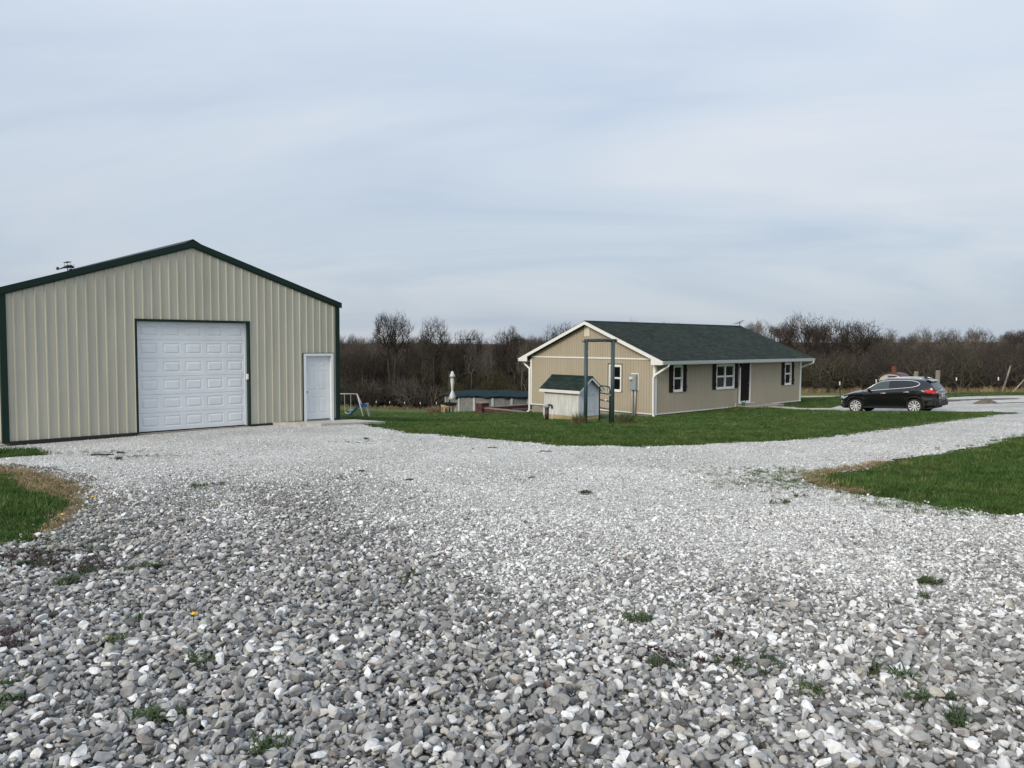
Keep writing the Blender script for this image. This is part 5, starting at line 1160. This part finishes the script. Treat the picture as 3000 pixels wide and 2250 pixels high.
def patchy(m, s1=.55, s2=2.3):
    nd, ln = m.node_tree.nodes, m.node_tree.links; b = nd['Principled BSDF']; src = b.inputs['Base Color'].links[0].from_socket; g_ = N(nd, 'ShaderNodeNewGeometry'); out = src
    for sc_, lo, hi, c in ((s1, .42, .66, (1.45, 1.18, 1.25)), (s2, .50, .72, (.62, .66, .62))):
        n_ = N(nd, 'ShaderNodeTexNoise', inp={'Scale': sc_, 'Detail': 4.0}); ln.new(g_.outputs['Position'], n_.inputs['Vector']); mr_ = N(nd, 'ShaderNodeMapRange', inp={1: lo, 2: hi}); ln.new(n_.outputs['Fac'], mr_.inputs[0])
        mx_ = N(nd, 'ShaderNodeMixRGB', blend_type='MULTIPLY'); ln.new(mr_.outputs[0], mx_.inputs[0]); ln.new(out, mx_.inputs[1]); mx_.inputs[2].default_value = (*c, 1); out = mx_.outputs[0]
    ln.new(out, b.inputs['Base Color'])
patchy(m_grass)
m_dryg = mat('dry_blades', (.3, .24, .13), .9, spec=.1); obj_random_ramp(m_dryg, [(0, (.16, .11, .06)), (.5, (.28, .21, .12)), (1, (.40, .32, .19))])
tufts = [blade_obj('tuft', 300 + i, 22, .062, .0035, .6, .075, m_grass) for i in range(8)]
tall = [blade_obj('tuft', 330 + i, 18, .10, .0035, .55, .06, m_grass) for i in range(4)]
def blocked(x, y):
    b = inpoly(x, y, np.array([bw(-.05, -.08)[:2], bw(BARN_W + .05, -.08)[:2], bw(BARN_W + .05, BARN_L)[:2], bw(-.05, BARN_L)[:2]]))
    b |= inpoly(x, y, np.array([hw(0, 0)[:2], hw(HL, 0)[:2], hw(HL, HD)[:2], hw(0, HD)[:2]])) | inpoly(x, y, np.array([hw(7.05, -1.2)[:2], hw(10.2, -1.2)[:2], hw(10.2, .1)[:2], hw(7.05, .1)[:2]]))
    b |= inpoly(x, y, np.array([hw(0, HD - .1)[:2], hw(0, HD + 4.5)[:2], hw(7, HD + 4.5)[:2], hw(7, HD - .1)[:2]])) | (np.hypot(x - PC[0], y - PC[1]) < PR + .1) | inpoly(x, y, np.array(pd))
    c, s_ = math.cos(HOUSE_A), math.sin(HOUSE_A); u, v = (x - WO[0])*c + (y - WO[1])*s_, -(x - WO[0])*s_ + (y - WO[1])*c; b |= (u > -.01) & (u < WW) & (v > 0) & (v < WL)
    for p, q in zip(wp[:-1], wp[1:]):
        d = q - p; t = np.clip(((x - p[0])*d[0] + (y - p[1])*d[1])/(d @ d), 0, 1); b |= np.hypot(x - p[0] - t*d[0], y - p[1] - t*d[1]) < .52
    return b
lg_r = np.array(left_green); lb_r = np.array(left_brown)
r_g = np.random.default_rng(31); TX, TY, TS, TP = [], [], [], []
def clump_noise(x, y): return .5 + .25*np.sin(x*1.7 + 1.3*np.sin(y*1.1)) + .25*np.sin(y*2.3 + 1.7*np.sin(x*.9 + 2))
for (y0, y1, dens, sc) in ((5.5, 11, 420, .95), (11, 16, 330, 1.0), (16, 24, 190, 1.15), (24, 34, 110, 1.35), (34, 48, 55, 1.75), (48, 66, 22, 2.3)):
    xm = .685*y1 + 1.6; x, y = grid_points(-xm, xm, y0, y1, dens, r_g); k = in_view(x, y); x, y = x[k], y[k]
    ed = edge_dist(x, y, gravel_r) if y0 < 24 else np.full(len(x), 9.)
    k = ~on_gravel(x, y) & ~blocked(x, y) & (y < field_edge(x) + 6)
    k &= ~(inpoly(x, y, lb_r) & ~inpoly(x, y, lg_r) & (r_g.uniform(size=len(x)) > .12))
    k &= r_g.uniform(size=len(x)) < np.clip(.25 + ed/.14, 0, 1)
    x, y, ed = x[k], y[k], ed[k]
    TX.append(x); TY.append(y); TS.append(sc*(.72 + .55*clump_noise(x, y))*r_g.uniform(.75, 1.3, len(x))*np.clip(.55 + ed*1.2, .55, 1)); TP.append(np.where(r_g.uniform(size=len(x)) < .14, r_g.integers(8, 12, len(x)), r_g.integers(0, 8, len(x))))
# grass creeping out into the gravel at the right-hand island and by the barn
for (cx, cy, sx, sy, n, s0) in ((4.2, 11.7, .55, .5, 170, .6), (3.7, 10.9, .5, .35, 90, .5), (4.6, 12.6, .7, .3, 120, .55), (5.3, 8.9, .5, .25, 90, .6), (4.7, 9.5, .3, .35, 70, .55), (-9.2, 16.6, .8, .25, 60, .5), (-7.2, 15.5, .55, .18, 70, .45), (-4.2, 7.6, .35, .5, 90, .6), (-3.9, 6.75, .35, .18, 60, .6), (-3.3, 18.2, .7, .2, 35, .45)):
    x, y = r_g.normal(cx, sx, n), r_g.normal(cy, sy, n); TX.append(x); TY.append(y); TS.append(r_g.uniform(.4, 1.0, n)*s0*1.2); TP.append(r_g.integers(0, 8, n))
kk = r_g.integers(0, len(gravel_r), 2600); q = gravel_r[kk] + r_g.normal(0, .13, (2600, 2)); k = (q[:, 1] > 5) & (q[:, 1] < 32) & ~blocked(q[:, 0], q[:, 1]); q = q[k]; TX.append(q[:, 0]); TY.append(q[:, 1]); TS.append(r_g.uniform(.35, .9, len(q))); TP.append(r_g.integers(0, 8, len(q)))
TX, TY, TS, TP = map(np.concatenate, (TX, TY, TS, TP)); nT = len(TX); onG = on_gravel(TX, TY)
scatter('lawn_grass', np.c_[TX, TY, gz(TX, TY) + .004 + .034*onG], np.c_[r_g.normal(0, .12, nT), r_g.normal(0, .12, nT), r_g.uniform(0, 6.28, nT)], np.c_[TS*1.2, TS*1.2, np.where(TY > 20, np.minimum(TS, .55 + .35*TS/np.maximum(TS, 1))*.95, TS)], TP, tufts + tall, 'short green lawn grass round the house and drive', 'grass')
# dead grass on the bare verges
dry = [blade_obj('dry_tuft', 360 + i, 16, .045, .003, 1.3, .09, m_dryg) for i in range(5)]
DX, DY = [], []
x, y = grid_points(-12, -4, 6.5, 15, 240, r_g); k = inpoly(x, y, lb_r) & ~inpoly(x, y, lg_r); DX.append(x[k]); DY.append(y[k])
for line, n, sg_ in ((right_up[8:15], 450, .10),):
    P = resample(line, .05, .0, closed=False); k = r_g.integers(0, len(P), n); q = P[k] + r_g.normal(0, sg_, (n, 2)); DX.append(q[:, 0]); DY.append(q[:, 1])
DX, DY = np.concatenate(DX), np.concatenate(DY); nD = len(DX)
scatter('dead_grass', np.c_[DX, DY, gz(DX, DY) + .028], np.c_[r_g.normal(0, .3, nD), r_g.normal(0, .3, nD), r_g.uniform(0, 6.28, nD)], r_g.uniform(.6, 1.3, nD)[:, None]*np.ones(3), r_g.integers(0, 5, nD), dry, 'straw coloured dead grass along the gravel edges', 'grass')
# weeds in the gravel
m_weed = mat('weed_leaf', (.05, .09, .02), .7); obj_random_ramp(m_weed, [(0, (.025, .040, .012)), (.5, (.038, .070, .017)), (1, (.065, .10, .024))])
m_mag = mat('dead_nettle', (.12, .05, .09), .8); obj_random_ramp(m_mag, [(0, (.065, .040, .040)), (.5, (.10, .06, .075)), (1, (.045, .06, .025))])
m_redw = mat('red_weed', (.042, .018, .015), .8)
m_yel = mat('dandelion_yellow', (.75, .48, .02), .7)
weed = [blade_obj('weed', 380 + i, 26, .058, .006, 1.9, .055, m_weed) for i in range(3)] + [blade_obj('weed', 384, 34, .042, .006, .9, .05, m_mag)] + [blade_obj('weed', 385, 20, .03, .010, 1.6, .05, m_redw)]
WPTS = [(-2.35,4.44),(-1.68,4.15),(-1.66,3.47),(-1.0,3.2),(1.3,4.11),(1.51,3.82),(.79,4.93),(1.96,4.02),(-2.98,6.08),(-2.86,6.16),(-3.31,6.03),(-3.88,6.23),(-2.4,4.87),(-.79,5.93),(2.03,3.71),(-2.48,3.82),(-2.35,3.57),(-2.86,4.38),(-3.55,18.9),(-4.08,10.81),(-4.38,10.63),(-7.6,14.9),(-8.2,16.2),(-3.9,7.05),(3.68,9.9),(3.3,9.4),(2.03,3.45),(.85,4.16),(-3.3,5.7),(1.0,10.1),(3.15,5.83),(2.96,5.4)]
XW, YW, SW, PW = [], [], [], []
rw = np.random.default_rng(44)
for i, (x, y) in enumerate(WPTS):
    n = int(rw.integers(2, 7)); big = 2.2 if i == 4 else 1
    XW += list(rw.normal(x, .05*big, n*int(big*2)//2)); YW += list(rw.normal(y, .035*big, n*int(big*2)//2)); SW += list(rw.uniform(.5, 1.0, n*int(big*2)//2)); PW += list(rw.integers(0, 3, n*int(big*2)//2))
for cx, cy, sx, sy, n, p in ((-4.1, 6.4, .28, .16, 80, 3), (-3.4, 6.15, .12, .08, 25, 3), (1.05, 4.22, .10, .04, 9, 4), (.80, 4.28, .07, .04, 6, 4), (-2.9, 4.5, .05, .25, 20, 3), (1.25, 4.6, .04, .03, 4, 4)):
    XW += list(rw.normal(cx, sx, n)); YW += list(rw.normal(cy, sy, n)); SW += list(rw.uniform(.4, 1.0, n)); PW += [p]*n
XW, YW = np.array(XW), np.array(YW); nW = len(XW); SW = np.array(SW)
scatter('ground_weeds', np.c_[XW, YW, gz(XW, YW) + .055], np.c_[rw.normal(0, .2, nW), rw.normal(0, .2, nW), rw.uniform(0, 6.28, nW)], SW[:, None]*np.ones(3), np.array(PW), weed, 'small green and purple weeds sprouting through the gravel', 'weeds')
def dandelion(x, y, lb):
    z = g1(x, y) + .03; t = thing('dandelion', lb, 'flower', (x, y, z), 0, 'yellow dandelions at the left grass')
    MB().tube([(0, 0, -.02), (.01, 0, .05), (.012, 0, .075)], .003, 5).build('stem', m_weed, t)
    mb = MB()
    for k in range(16): a = 2*math.pi*k/16; c, s_ = math.cos(a), math.sin(a); mb.poly([(.012 - .004*s_, .004*c, .078), (.012 + .004*s_, -.004*c, .078), (.012 + .022*c + .003*s_, .022*s_ - .003*c, .084), (.012 + .022*c - .003*s_, .022*s_ + .003*c, .084)])
    mb.lathe([(.001, .092), (.012, .088), (.014, .078)], 10, (.012, 0, 0)); mb.build('bloom', m_yel, t)
dandelion(-5.05, 9.3, 'yellow dandelion at the upper tip of the left grass patch'); dandelion(-4.72, 8.1, 'yellow dandelion at the lower edge of the left grass patch'); dandelion(-1.99, 4.78, 'yellow dandelion alone among the loose grey stones')
m_stick = mat('stick_bark', (.045, .035, .028), .9)
def stick(x, y, L, a, r, lb):
    z = g1(x, y) + .045; t = thing('stick', lb, 'stick', (x, y, z), a, 'twigs lying on the gravel')
    MB().tube([(-L/2, 0, 0), (-L*.2, .012, .008), (L*.2, -.01, .004), (L/2, .014, .006)], [r, r*.95, r*.8, r*.5], 6).build('stem', m_stick, t, True); MB().tube([(L*.12, 0, .006), (L*.28, .05, .02)], [r*.6, r*.25], 5).build('side_twig', m_stick, t, True)
for s_ in ((-2.39, 12.33, .10, .1, .014, 'short dark twig on the gravel below the barn walk door'), (-1.49, 11.3, .12, .3, .012, 'dark twig in the middle of the white gravel yard'), (.70, 15.85, .26, .0, .010, 'long thin twig lying near the lawn edge in front of the well house'), (-.41, 16.68, .22, -.1, .010, 'thin twig beside the lawn edge left of the well house'), (.31, 11.6, .12, .4, .010, 'small dark twig right of the yard centre'), (-8.4, 15.9, .45, .12, .018, 'long brown stick in front of the barn'), (3.16, 5.85, .13, .2, .022, 'stubby dark stick on the gravel at the far right')): stick(*s_)
# ornamental grass clumps by the arch
m_clg = mat('clump_green', (.07, .105, .035), .8, var=.3, scale=9); m_cld = mat('clump_straw', (.22, .155, .085), .9, var=.35, scale=9)
def clump(x, y, h, rad, n, dn, lb, up=.5):
    t = thing('grass_clump', lb, 'plant', (x, y, g1(x, y)), 0, 'ornamental grass clumps at the arch')
    V, F = blades(np.random.default_rng(int(x*100)), n, h, .006, up, rad, 4); np_mesh('green_blades', V, F, m_clg, t, True)
    V, F = blades(np.random.default_rng(int(x*100) + 1), dn, h*.72, .005, up*1.6, rad*1.15, 4); np_mesh('dry_blades', V, F, m_cld, t, True)
clump(2.40, 28.05, .48, .24, 240, 420, 'brownish ornamental grass clump at the left arch post'); clump(4.12, 28.3, .46, .30, 460, 420, 'green and straw coloured grass clump at the right arch post', .7)
cl = thing('straw_heap', 'heap of dry straw beside the wooden stand', 'straw', (-5.3, 55.3, g1(-5.3, 55.3)))
V, F = blades(np.random.default_rng(5), 700, .62, .010, 1.0, .75, 3); np_mesh('dry_blades', V, F, m_cld, cl, True)

# ================================================================== BARE TREES
m_bark = mat('grey_bark', (.045, .038, .032), .95, var=.25, scale=2.0, spec=.1); m_twig = mat('brown_twigs', (.055, .044, .036), .95, spec=.1)
m_twigp = mat('pale_twigs', (.16, .14, .115), .95, spec=.1); m_bud = mat('budding_twigs', (.075, .085, .032), .95, spec=.1)
def frusta(segs, n):
    if not segs: return np.zeros((0, 3)), np.zeros((0, 4), int)
    A = np.array([s_[0] for s_ in segs]); B = np.array([s_[1] for s_ in segs]); ra = np.array([s_[2] for s_ in segs]); rb_ = np.array([s_[3] for s_ in segs])
    T = B - A; T /= np.linalg.norm(T, axis=1)[:, None] + 1e-9; U = np.cross(T, np.where(np.abs(T[:, 2:]) < .9, [[0, 0, 1.]], [[1., 0, 0]])); U /= np.linalg.norm(U, axis=1)[:, None] + 1e-9; W = np.cross(T, U)
    an = 2*np.pi*np.arange(n)/n; ring = U[:, None]*np.cos(an)[None, :, None] + W[:, None]*np.sin(an)[None, :, None]
    V = np.concatenate([A[:, None] + ring*ra[:, None, None], B[:, None] + ring*rb_[:, None, None]], 1).reshape(-1, 3)
    base = (np.arange(len(segs))*2*n)[:, None]; j = np.arange(n); j2 = (j + 1) % n
    F = np.stack([base + j, base + j2, base + n + j2, base + n + j], -1).reshape(-1, 4); return V, F
def grow(seed, H, ntip=650, cb=.34, rx=.34, ry=None, lean=(0, 0), shell=.55, stems=1, tip_r=.0058, flat=1.0, droop=.0, fork=0):
    """bare tree of unit-free height H: a trunk, then every twig tip in the crown is joined to the branchwork already there"""
    r = np.random.default_rng(seed); P, PAR = [], []
    def add(p, par): P.append(np.asarray(p, float)); PAR.append(par); return len(P) - 1
    crown_c = np.array([lean[0]*H, lean[1]*H, H*(cb + (1 - cb)*.50)]); rad = np.array([rx*H, (ry or rx)*H, H*(1 - cb)*.52])
    for s_ in range(stems):
        b0 = np.array([r.normal(0, .03*H*(stems > 1)), r.normal(0, .03*H*(stems > 1)), -.03*H]); k = add(b0, -1)
        top = np.array([lean[0]*H*.55 + r.normal(0, .10*H*(stems > 1)), lean[1]*H*.55 + r.normal(0, .10*H*(stems > 1)), H*(cb + .12*(1 - cb))])
        for i in range(1, 8): t = i/7; k = add(b0 + (top - b0)*t + np.r_[r.normal(0, .006*H, 2), 0]*(t < .95), k)
    base = np.array([lean[0]*H*.4, lean[1]*H*.4, H*cb*.8])
    def sample(n, lo, hi):
        out = []
        while len(out) < n:
            u = r.normal(size=3); u /= np.linalg.norm(u); q = r.uniform(lo**3, hi**3)**(1/3)
            if u[2] < -.75: continue
            lump = 1 + .16*math.sin(3*math.atan2(u[1], u[0]) + seed) + .10*math.sin(5*u[2]*2 + seed*2)
            pt = crown_c + u*rad*q*lump
            if fork and abs(pt[0] - crown_c[0]) < fork*H*(pt[2] - H*cb)/H: continue
            out.append(pt)
        return np.array(out)
    targets = [(sample(9, .45, .65), .55), (sample(40, .5, .85), .45), (sample(max(60, ntip//4), .5, .95), .4), (sample(ntip, shell, 1.0), .35)]
    tips = []
    for T, bend in targets:
        T = T[np.argsort(np.linalg.norm(T - base, axis=1))]
        for t in T:
            A = np.array(P); d = t - A; L = np.linalg.norm(d, axis=1); up = (A - base); od = ((d/np.maximum(L, 1e-6)[:, None])*(up/np.maximum(np.linalg.norm(up, axis=1), 1e-6)[:, None])).sum(1)
            cost = L*(1.9 - 1.1*od) + .10*np.linalg.norm(A - base, axis=1)*0; cost[A[:, 2] < H*cb*.55] += 1e3; i = int(np.argmin(cost)); a = A[i]; par = PAR[i]
            pd_ = (a - A[par]) if par >= 0 else np.array([0, 0, 1.]); pd_ = pd_/(np.linalg.norm(pd_) + 1e-9); n = max(1, int(math.ceil(L[i]/(.045*H)))); c = a + pd_*L[i]*bend*.28 + np.array([0, 0, -droop*L[i]]); k = i
            for j in range(1, n + 1):
                q = j/n; k = add((1 - q)**2*a + 2*q*(1 - q)*c + q*q*t + (r.normal(0, .0035*H, 3) if j < n else 0), k)
            tips.append(k)
    for k in list(tips):
        p = P[k]; d = p - P[PAR[k]]; d = d/(np.linalg.norm(d) + 1e-9)
        for _ in range(3):
            e = d + r.normal(0, .38, 3) + np.array([0, 0, .35]); e /= np.linalg.norm(e); m_ = add(p - d*r.uniform(0, .03)*H + e*r.uniform(.035, .075)*H, k)
    A = np.array(P); par = np.array(PAR); ch = np.zeros(len(A)); w = np.zeros(len(A)); has = np.zeros(len(A), bool); has[par[par >= 0]] = True; ex = 2.25
    w[~has] = tip_r**ex
    for k in range(len(A) - 1, 0, -1):
        if par[k] >= 0: w[par[k]] += w[k]
    rr_ = np.maximum(w, tip_r**ex)**(1/ex); return A, par, rr_
def tree_meshes(g, H):
    A, par, rad = g; k = np.where(par >= 0)[0]; s_ = H/A[:, 2].max(); A = A*s_
    def seg(sel, n): return frusta([(A[par[i]], A[i], min(rad[par[i]], rad[i]*1.35), rad[i]) for i in sel], n)
    big = k[rad[k] > .045]; mid = k[(rad[k] <= .045) & (rad[k] > .016)]; sm = k[rad[k] <= .016]
    tv, tf = seg(big, 7); v1, f1 = seg(mid, 4); v2, f2 = seg(sm, 3)
    return tv, tf, np.vstack([v1, v2]), np.vstack([f1, f2 + len(v1)])
def tree(name, x, y, H, label, seed, twig_m=None, group='bare trees standing out of the wood', **kw):
    t = thing(name, label, 'tree', (x, y, g1(x, y) - .2), 0, group); tv, tf, cv, cf = tree_meshes(grow(seed, H, **kw), H + .2)
    np_mesh('trunk', tv, tf, m_bark, t, True); np_mesh('crown', cv, cf, twig_m or m_twig, t, False); return t
def at_px(px, d): return ((px - 1500)/2284.0*d, d)
def ztop(py, px, d): return EYE - (py - (1006 + .0036*(px - 1500)))/2284.0*d
TREES = [  # px, top py, depth, label, seed, kwargs
 (1148, 906, 101.0, 'tall forked bare tree with two crowns beyond the swing set', 1, dict(cb=.55, rx=.115, ntip=460, lean=(-.075, 0), shell=.6)),
 (1272, 922, 101, 'rounded bare tree above the closed parasol', 3, dict(cb=.52, rx=.18, ntip=560, shell=.6)),
 (1378, 960, 106, 'low bare tree over the pool cover', 4, dict(cb=.55, rx=.20, ntip=460)),
 (1492, 950, 104, 'broad bare tree left of the house roof', 5, dict(cb=.55, rx=.24, ntip=720)),
 (1650, 940, 103, 'bare tree rising behind the left slope of the house roof', 6, dict(cb=.52, rx=.28, ntip=720)),
 (1840, 928, 104, 'thin bare tree top showing over the house ridge', 7, dict(cb=.45, rx=.22, ntip=220)),
 (2228, 928, 100, 'slender pale bare tree just right of the roof antenna', 8, dict(cb=.40, rx=.20, ntip=260)),
 (2345, 909, 90, 'big spreading bare tree right of the house roof', 9, dict(cb=.42, rx=.37, ntip=1000, shell=.45)),
 (2436, 922, 93, 'tall bare tree between the two broad crowns right of the house', 14, dict(cb=.40, rx=.24, ntip=480)),
 (2510, 930, 88, 'dome shaped bare tree above the car bonnet', 10, dict(cb=.42, rx=.33, ntip=900, shell=.45)),
 (2605, 955, 110, 'small pale bare tree above the car cabin', 11, dict(cb=.50, rx=.16, ntip=160)),
 (2700, 946, 104, 'pale upright bare tree above the timber posts', 12, dict(cb=.45, rx=.20, ntip=260)),
 (2784, 955, 99, 'left one of the two twisted bare trees on the far right', 13, dict(cb=.40, rx=.20, ntip=240, lean=(-.06, 0))),
 (2840, 948, 95, 'right one of the two twisted bare trees on the far right', 15, dict(cb=.40, rx=.20, ntip=240, lean=(.06, 0))),
 (2996, 960, 96, 'bare tree at the right edge of the picture', 16, dict(cb=.38, rx=.30, ntip=420))]
for px, py, d, lb, sd, kw in TREES:
    x, y = at_px(px, d); H = ztop(py, px, d) - g1(x, y); kw = dict(kw); tm = m_twigp if sd in (8, 11, 12, 13, 15) else None; kw.pop('twig_m', None)
    t_ = tree('bare_tree', x, y, H, lb, sd, tm, **kw)
    if sd == 1:                                   # its second stem
        tv, tf, cv, cf = tree_meshes(grow(2, H, cb=.53, rx=.125, ntip=460, lean=(.085, 0), shell=.6), H + .3); np_mesh('trunk', tv, tf, m_bark, t_, True); np_mesh('crown', cv, cf, m_twig, t_, False)
# the wood behind, one mass
def wood_variant(seed, H, m, **kw):
    tv, tf, cv, cf = tree_meshes(grow(seed, H, **kw), H); tv, cv = tv/H, cv/H; o = np_mesh('wood_tree', np.vstack([tv, cv]), np.vstack([tf, cf + len(tv)]), m, False, False); return o
m_wood = mat('wood_twigs', (.08, .064, .05), .95, spec=.08); obj_random_ramp(m_wood, [(0, (.058, .048, .041)), (.4, (.075, .063, .053)), (.75, (.095, .081, .069)), (.93, (.16, .14, .12)), (1, (.085, .085, .05))])
m_woodg = mat('wood_budding', (.068, .066, .036), .95, spec=.08)
wv = [wood_variant(50 + i, 9, m_wood, ntip=300, cb=.22 + .05*(i % 4), rx=.20 + .03*(i % 3)) for i in range(6)] + [wood_variant(60 + i, 9, m_wood, ntip=150, cb=.45, rx=.15) for i in range(3)]
bv = [wood_variant(70 + i, 4, m_wood, ntip=190, cb=.05, rx=.50, stems=4, shell=.3) for i in range(4)] + [wood_variant(78, 4, m_woodg, ntip=260, cb=.05, rx=.5, stems=4, shell=.2, tip_r=.007)]
rt = np.random.default_rng(77); X_, Y_, S_, P_ = [], [], [], []
def top_px(x, y): return 1500 + x/y*2284
for row, (dy0, dy1, n) in enumerate(((1, 9, 260), (9, 20, 260), (20, 38, 300), (38, 62, 260), (62, 125, 380))):
    x = rt.uniform(-80, 105, n); y = wood_edge(x) + rt.uniform(dy0, dy1, n); k = np.abs(x) < .72*y + 6; x, y = x[k], y[k]
    px = top_px(x, y); want = np.interp(px, [0, 950, 1040, 1150, 1300, 1400, 1500, 1700, 1900, 2250, 2350, 2550, 2650, 2800, 2900, 3000, 3300], [985, 980, 976, 982, 984, 988, 984, 984, 990, 988, 992, 992, 994, 996, 995, 985, 975])
    zt = EYE - (want + rt.uniform(-2, 40, len(x))*np.where(px > 2560, .55, 1) - 8*(px > 2560) - 1006)/2284*y; H = np.clip(zt - gz(x, y), 3.0, 16)
    X_.append(x); Y_.append(y); S_.append(H); P_.append(rt.integers(0, 9, len(x)))
X_, Y_, S_, P_ = map(np.concatenate, (X_, Y_, S_, P_)); nX = len(X_)
wd_ = rt.uniform(.55, 1.0, nX)
scatter('woodland', np.c_[X_, Y_, gz(X_, Y_) - .1], np.c_[rt.normal(0, .04, nX), rt.normal(0, .04, nX), rt.uniform(0, 6.28, nX)], np.c_[S_*wd_.clip(.7), S_*wd_.clip(.7), S_], P_, wv, 'dense grey brown leafless wood closing off the field', 'wood')
n = 1300; x = rt.uniform(-110, 170, n); y = rt.uniform(150, 235, n); H = rt.uniform(2.2, 4.6, n)*(1 + .3*np.sin(x*.19) + .25*np.sin(x*.47 + 1))
scatter('ridge_woodland', np.c_[x, y, gz(x, y) - .1], np.c_[rt.normal(0, .04, (n, 2)), rt.uniform(0, 6.28, n)], np.c_[H*1.2, H*1.2, H], rt.integers(0, 9, n), wv, 'distant leafless wood on the low ridge behind', 'wood')
n = 900; x = rt.uniform(-80, 105, n); y = wood_edge(x) + rt.uniform(-1.5, 16, n)**1.0; k = np.abs(x) < .72*y + 6; x, y = x[k], y[k]; n = len(x); H = rt.uniform(1.6, 4.6, n)
scatter('underbrush', np.c_[x, y, gz(x, y) - .05], np.c_[rt.normal(0, .05, n), rt.normal(0, .05, n), rt.uniform(0, 6.28, n)], np.c_[H*1.2, H*1.2, H], np.where(rt.uniform(size=n) < .10, 4, rt.integers(0, 4, n)), bv, 'tangled leafless brush along the foot of the wood', 'brush')
# greenish budding shrubs inside the wood
G_ = [(1330, 1075, 100), (1400, 1080, 101), (1450, 1070, 99), (1485, 1085, 98), (1250, 1040, 103), (2700, 1015, 92), (2760, 1025, 88), (2660, 1060, 85), (2330, 1000, 97), (1340, 1110, 97), (1500, 1115, 96)]
gp = np.array([(*at_px(a, d), ztop(b, a, d)) for a, b, d in G_]); gzz = gz(gp[:, 0], gp[:, 1]); Hh = np.clip(gp[:, 2] - gzz, 2.5, 9)
scatter('budding_shrubs', np.c_[gp[:, 0], gp[:, 1], gzz], np.c_[np.zeros((len(gp), 2)), rt.uniform(0, 6, len(gp))], np.c_[Hh*.9, Hh*.9, Hh], np.full(len(gp), 0), [wood_variant(79, 4, m_woodg, ntip=420, cb=.08, rx=.42, stems=3, shell=.2, tip_r=.006)], 'olive green budding shrubs at the wood edge', 'shrubs')
# tall dry grass at the foot of the wood
tdry = [blade_obj('tall_dry', 400 + i, 30, .55, .012, .5, .25, m_dryg) for i in range(3)]
n = 1500; x = rt.uniform(-70, 80, n); y = wood_edge(x) + rt.normal(-1.5, 1.3, n); k = np.abs(x) < .72*y + 4; x, y = x[k], y[k]; n = len(x); ws = np.where(x > 14, 1.0, .6)*rt.uniform(.4, 1.2, n)
scatter('tall_dry_grass', np.c_[x, y, gz(x, y)], np.c_[rt.normal(0, .1, (n, 2)), rt.uniform(0, 6.28, n)], ws[:, None]*np.ones(3), rt.integers(0, 3, n), tdry, 'tall straw coloured grass along the edge of the wood', 'grass')
